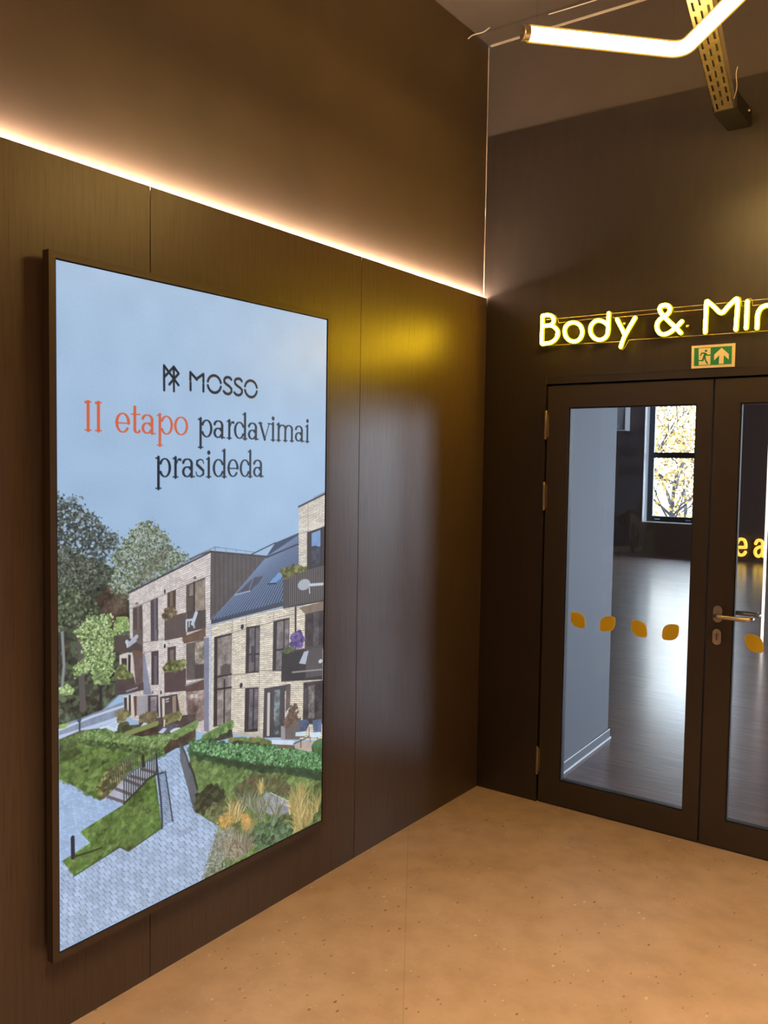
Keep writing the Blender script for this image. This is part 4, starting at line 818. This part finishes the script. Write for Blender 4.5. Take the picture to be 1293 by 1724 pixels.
# ---- right lawn and hedge
fill([(481,1502),(606,1551),(726,1599),(850,1649),(1180,1742)] + [(1184,1962),(1185,2028),(548,1950),(612,1790),(501,1700),(517,1631),(484,1547)], (98,116,70), .45, .2, 1.5)
scatter([(484,1521),(606,1577),(727,1623),(850,1682),(771,1691),(658,1673),(522,1633)], 420, (5,12), [(108,138,78),(90,116,66),(130,154,98),(76,98,58)], .5)
HR = [(481,1464),(541,1468),(606,1497),(683,1519),(770,1545),(896,1586),(987,1614),(1095,1655),(1179,1686),(1181,1795),(1032,1739),(939,1696),(816,1660),(727,1616),(657,1588),(581,1558),(481,1506)]
fill(HR, (50,78,52), .4, .2, 3)
scatter(HR, 500, (7,14), [(44,66,46),(62,94,60)], .7)
scatter([(483,1464),(541,1470),(606,1499),(770,1547),(987,1616),(1172,1689),(1173,1753),(969,1678),(815,1628),(684,1576),(581,1533),(484,1492)], 2000, (2,6), [(96,146,94),(76,122,74),(126,172,124),(64,100,62),(140,184,140)], .85, .12, 2)
fill([(581,1553),(727,1611),(816,1656),(939,1691),(1032,1735),(1177,1790),(1177,1770),(939,1674),(726,1599),(606,1551)], (52,56,46), .5, .2, 8, .6)
fill([(872,1554),(996,1589),(993,1606),(872,1570)], (206,222,238), .05); fill([(878,1573),(999,1607),(996,1619),(920,1596)], (122,94,78), .1)
fill([(1002,1603),(1062,1606),(1154,1633),(1148,1654),(1082,1655),(1002,1621)], (186,172,160), .1); stroke([(993,1601),(1081,1595)], 6, (112,96,88)); stroke([(1033,1594),(1034,1624)], 5, (80,70,68))
fill([(1021,1518),(1068,1524),(1085,1543),(1061,1571),(1030,1565)], (84,96,126), .2); fill([(1100,1537),(1154,1541),(1155,1594),(1106,1584)], (96,112,144), .25)
fill([(1003,1559),(1063,1569),(1054,1589),(1002,1575)], (204,224,242), .05); fill([(1084,1582),(1150,1595),(1146,1614),(1084,1598)], (204,224,242), .05)
for a in ([(998,1577),(998,1532),(1020,1525)], [(1003,1576),(1055,1589)], [(1081,1602),(1081,1559)], [(1088,1599),(1089,1619)], [(1008,1577),(1010,1588)], [(1130,1610),(1133,1628)]): stroke(a, 4.5, (120,108,104))
scatter([(1101,1642),(1127,1624),(1154,1629),(1155,1677),(1108,1661)], 60, (7,12), [(60,92,58),(80,116,74)], .9)
# ---- ramp wall, grating
fill([(440,1450),(468,1506),(495,1583),(508,1636),(510,1703),(500,1698),(442,1515)], (98,102,112), .1); stroke([(440,1450),(468,1506),(496,1588),(508,1625)], 6, (70,74,80))
fill([(481,1543),(503,1590),(517,1631),(513,1704),(501,1701),(484,1651)], (92,98,104), .1); stroke([(481,1535),(498,1573),(516,1631)], 8, (52,60,56))
stroke([(345,1466),(346,1494),(363,1620),(368,1686)] + [(368,1712)], 8, (52,58,74)); stroke([(348,1533),(381,1534),(399,1632),(410,1699)] + [(413,1704)], 5, (50,56,70))
for i in range(26):
    f = i/25.0; a = np.array([(352,1534),(382,1536)]+[(410,1705),(368,1710)], float); stroke([a[0]+(a[3]-a[0])*f, (a[0]+(a[3]-a[0])*f+a[1]+(a[2]-a[1])*f)/2+np.array((0, -6)), a[1]+(a[2]-a[1])*f], 2.8, (84,94,116), .8)
stroke([(43,1631),(44,1689)], (13,13), (36,42,62)); stroke([(49,1689),(100,1694),(142,1696)], 6, (52,64,40))
# ---- planting at the lower right
scatter([(513,1655),(561,1644),(601,1644),(637,1690),(612,1720),(542,1717),(513,1696)], 260, (6,12), [(58,62,46),(74,80,56),(46,50,40)], .85, .15, 4)
scatter([(547,1707),(648,1716),(722,1720),(772,1771),(685,1775),(617,1776),(582,1753)], 300, (5,11), [(104,112,76),(82,92,62),(124,128,90)], .8, .15, 4)
scatter([(684,1681),(771,1659),(897,1695),(970,1750),(971,1796),(851,1731),(717,1718)], 330, (6,12), [(92,104,68),(110,116,80),(106,92,72),(80,90,60)], .75, .15, 4)
fill([(845,1739),(922,1786),(1015,1844),(971,1860),(863,1829),(794,1778)], (160,162,178), .25, .15, 4)
stroke([(868,1750),(1008,1840)], 4, (200,198,190))
GRY = [(136,140,114),(116,122,98),(158,160,138),(96,102,80)]
GLD = [(186,166,108),(206,188,132),(160,140,84),(140,128,82)]
for x, y, n, l in KFANS_GREY: bladefan(x, y, n, l, .38, GRY, 3.4)
scatter([(773,1852),(887,1858),(1003,1905),(973,1954),(818,1941),(762,1888)], 420, (6,12), [(74,98,68),(92,120,84),(60,76,56),(112,138,104)], .8, .15, 5)
scatter([(612,1767),(664,1756),(685,1783),(649,1810),(623,1793)], 260, (2,6), [(194,156,88),(210,176,110),(170,136,76)], .85, .12, 5)
for x, y, n, l in KFANS_GOLD: bladefan(x, y, n, l, .34, GLD, 3.6)
scatter([(717,1786),(750,1792),(764,1841),(729,1841)], 140, (2,6), [(206,166,96),(184,146,84)], .75, .12, 4)
for x, y, n, l in KFANS_LOW: bladefan(x, y, n, l, .5, [(150,146,124),(122,116,98),(170,166,146),(118,92,80)], 3.6)
scatter([(592,1798),(675,1811),(675,1874),(649,1904),(608,1904),(582,1841)], 150, (2,6), [(160,164,158),(134,138,126),(176,182,184)], .6, .1, 6)
scatter([(538,1946),(612,1798),(659,1825),(649,1919),(593,1967)], 700, (1.8,5), [(150,156,150),(124,130,112),(172,178,180),(108,116,92),(138,132,112)], .8, .1, 9)
for x, y, n, l in KFANS_LOW: bladefan(x, y, n//2, l, .5, [(150,146,124),(122,116,98),(170,166,146),(118,92,80)], 3.0)
# ---- writing
INK = (14,26,44); ORG = (205,98,70)
for a in KLOGO: stroke(a, 8.2, INK)
for a in KMOSSO: stroke(a, 9.0, INK)
TK, TN = 10.4, 4.0
def stem(x, y0, y1, c, serif=True, foot=True, top=True):
    stroke([(x, y0), (x, y1)], TK, c)
    if foot: stroke([(x-TK*.95, y1-1), (x+TK*.95, y1-1)], TN, c)
    if top: stroke([(x-TK*.9, y0+3), (x, y0)], TN+1, c)
def bowl(x0, x1, b, h, c):
    cx, cy = (x0+x1)/2, b-h/2
    stroke(arc(cx, cy, (x1-x0)/2-TK/2, h/2-TN/2, 0, 360, 40), arcw(TK, TN, 0, 360, 40), c)
def glyph(ch, x0, x1, b, h, c):
    w = x1-x0; cx = (x0+x1)/2; cy = b-h/2; rx = w/2-TK/2; ry = h/2-TN/2; asc = h*1.5
    if ch == 'I':
        stem(cx, b-h*1.36, b, c); stroke([(cx-TK*.95, b-h*1.36), (cx+TK*.95, b-h*1.36)], TN, c)
    elif ch == 'o': bowl(x0, x1, b, h, c)
    elif ch == 'e':
        stroke(arc(cx, cy, rx, ry, 0, 180), arcw(TK, TN, 0, 180), c); stroke(arc(cx, cy, rx, ry, 180, 322), arcw(TK, TN, 180, 322), c)
        stroke([(x0+TK*.6, cy+1), (x1-2, cy+1)], TN, c)
    elif ch == 'a':
        s = x1-TK; stroke([(s, b-h*.72), (s, b-TN/2)], TK, c); stroke([(s-2, b-1.5), (x1+2, b-1.5)], TN, c)
        stroke(arc((x0+s)/2+2, b-h*.72, (s-x0)/2-2, h*.28-TN/2, 0, 165), arcw(TK, TN, 0, 165), c)
        stroke(arc((x0+s)/2+1, b-h*.29, (s-x0)/2-TK*.35, h*.29-TN/2, 40, 330, 26), arcw(TK, TN, 40, 330, 26), c); stroke([(s, b-h*.56), (s-w*.3, b-h*.55)], TN, c)
    elif ch == 'p':
        stem(x0+TK*.8, b-h-2, b+h*.58, c); bw = arc(cx+TK*.45, cy, w/2-TK*.9, ry, 150, -150, 30); stroke(bw, arcw(TK, TN, 150, -150, 30), c)
    elif ch == 'd':
        stem(x1-TK*.8, b-asc, b, c); stroke(arc(cx-TK*.45, cy, w/2-TK*.9, ry, 30, 330, 30), arcw(TK, TN, 30, 330, 30), c)
    elif ch == 't':
        x = x0+w*.36; stroke([(x, b-h*1.32), (x, b-h*.2)], TK, c); stroke(arc(x+w*.26, b-h*.2, w*.26, h*.2-TN/2, 180, 330), arcw(TK, TN, 180, 330), c); stroke([(x0, b-h+2), (x1-w*.08, b-h+2)], TN, c)
    elif ch == 'r':
        stem(x0+TK*.8, b-h-2, b, c); stroke([(x0+TK*1.2, b-h*.72), (x0+w*.6, b-h*.95), (x1-4, b-h*.93)], (TN, TN+1, TK*.9), c)
    elif ch == 'i':
        stem(cx, b-h-2, b, c); spot(cx, b-h*1.34, 7.2, 7.2, c)
    elif ch == 'm':
        xs = [x0+TK*.8, cx, x1-TK*.8]
        for k, x in enumerate(xs): stem(x, b-h-2 if k == 0 else b-h*.7, b, c, top=(k == 0))
        for k in (0, 1): stroke(arc((xs[k]+xs[k+1])/2+1, b-h*.7, (xs[k+1]-xs[k])/2, h*.3-TN/2, 0, 170), arcw(TK, TN, 0, 170), c)
    elif ch == 'v':
        stroke([(x0+TK*.7, b-h), (cx+2, b-2)], TK, c); stroke([(cx+2, b-2), (x1-TK*.4, b-h)], TN, c); stroke([(x0-2, b-h), (x0+TK*1.5, b-h)], TN, c); stroke([(x1-TK, b-h), (x1+2, b-h)], TN, c)
    elif ch == 's':
        p = [(x1-5, b-h*.76), (x1-9, b-h*.92), (cx, b-h+2), (x0+6, b-h*.86), (x0+6, b-h*.68), (cx, b-h*.52), (x1-6, b-h*.36), (x1-6, b-h*.16), (cx, b-2), (x0+6, b-h*.08), (x0+2, b-h*.27)]
        stroke(p, (TN, TN, TN, 8, 9, TK, 9, 8, TN, TN, TN), c)
for ch, x0, x1, b, h, k in KTEXT: glyph(ch, x0, x1, b, h, ORG if k else INK)

PIX = np.clip(CAN, 0, 255)/255.0
PIX = np.where(PIX <= .04045, PIX/12.92, ((PIX+.055)/1.055)**2.4)
me = bpy.data.meshes.new('screen_panel')
vx = np.zeros((NY*NX, 3), np.float32); vx[:, 0] = .055; vx[:, 1] = YA+GX.ravel()/1000.0; vx[:, 2] = ZB-GY.ravel()/1000.0
idx = np.arange(NY*NX).reshape(NY, NX)
fc = np.stack((idx[:-1, :-1], idx[1:, :-1], idx[1:, 1:], idx[:-1, 1:]), -1).reshape(-1, 4)
me.vertices.add(len(vx)); me.vertices.foreach_set('co', vx.ravel())
me.loops.add(fc.size); me.loops.foreach_set('vertex_index', fc.ravel().astype(np.int32))
me.polygons.add(len(fc)); me.polygons.foreach_set('loop_start', np.arange(0, fc.size, 4, dtype=np.int32))
me.update(calc_edges=True)
ca = me.color_attributes.new('picture', 'FLOAT_COLOR', 'POINT')
rgba = np.ones((NY*NX, 4), np.float32); rgba[:, :3] = PIX.reshape(-1, 3); ca.data.foreach_set('color', rgba.ravel())
sm_ = mat('screen_picture', (.01, .01, .012), .35, spec=.35); n, l, b = nodes(sm_)
at = n.new('ShaderNodeAttribute'); at.attribute_name = 'picture'; l.new(at.outputs['Color'], b.inputs['Emission Color']); b.inputs['Emission Strength'].default_value = 0.97
me.materials.append(sm_)
so = bpy.data.objects.new('screen_panel', me); COL.objects.link(so); rel(so, dp)
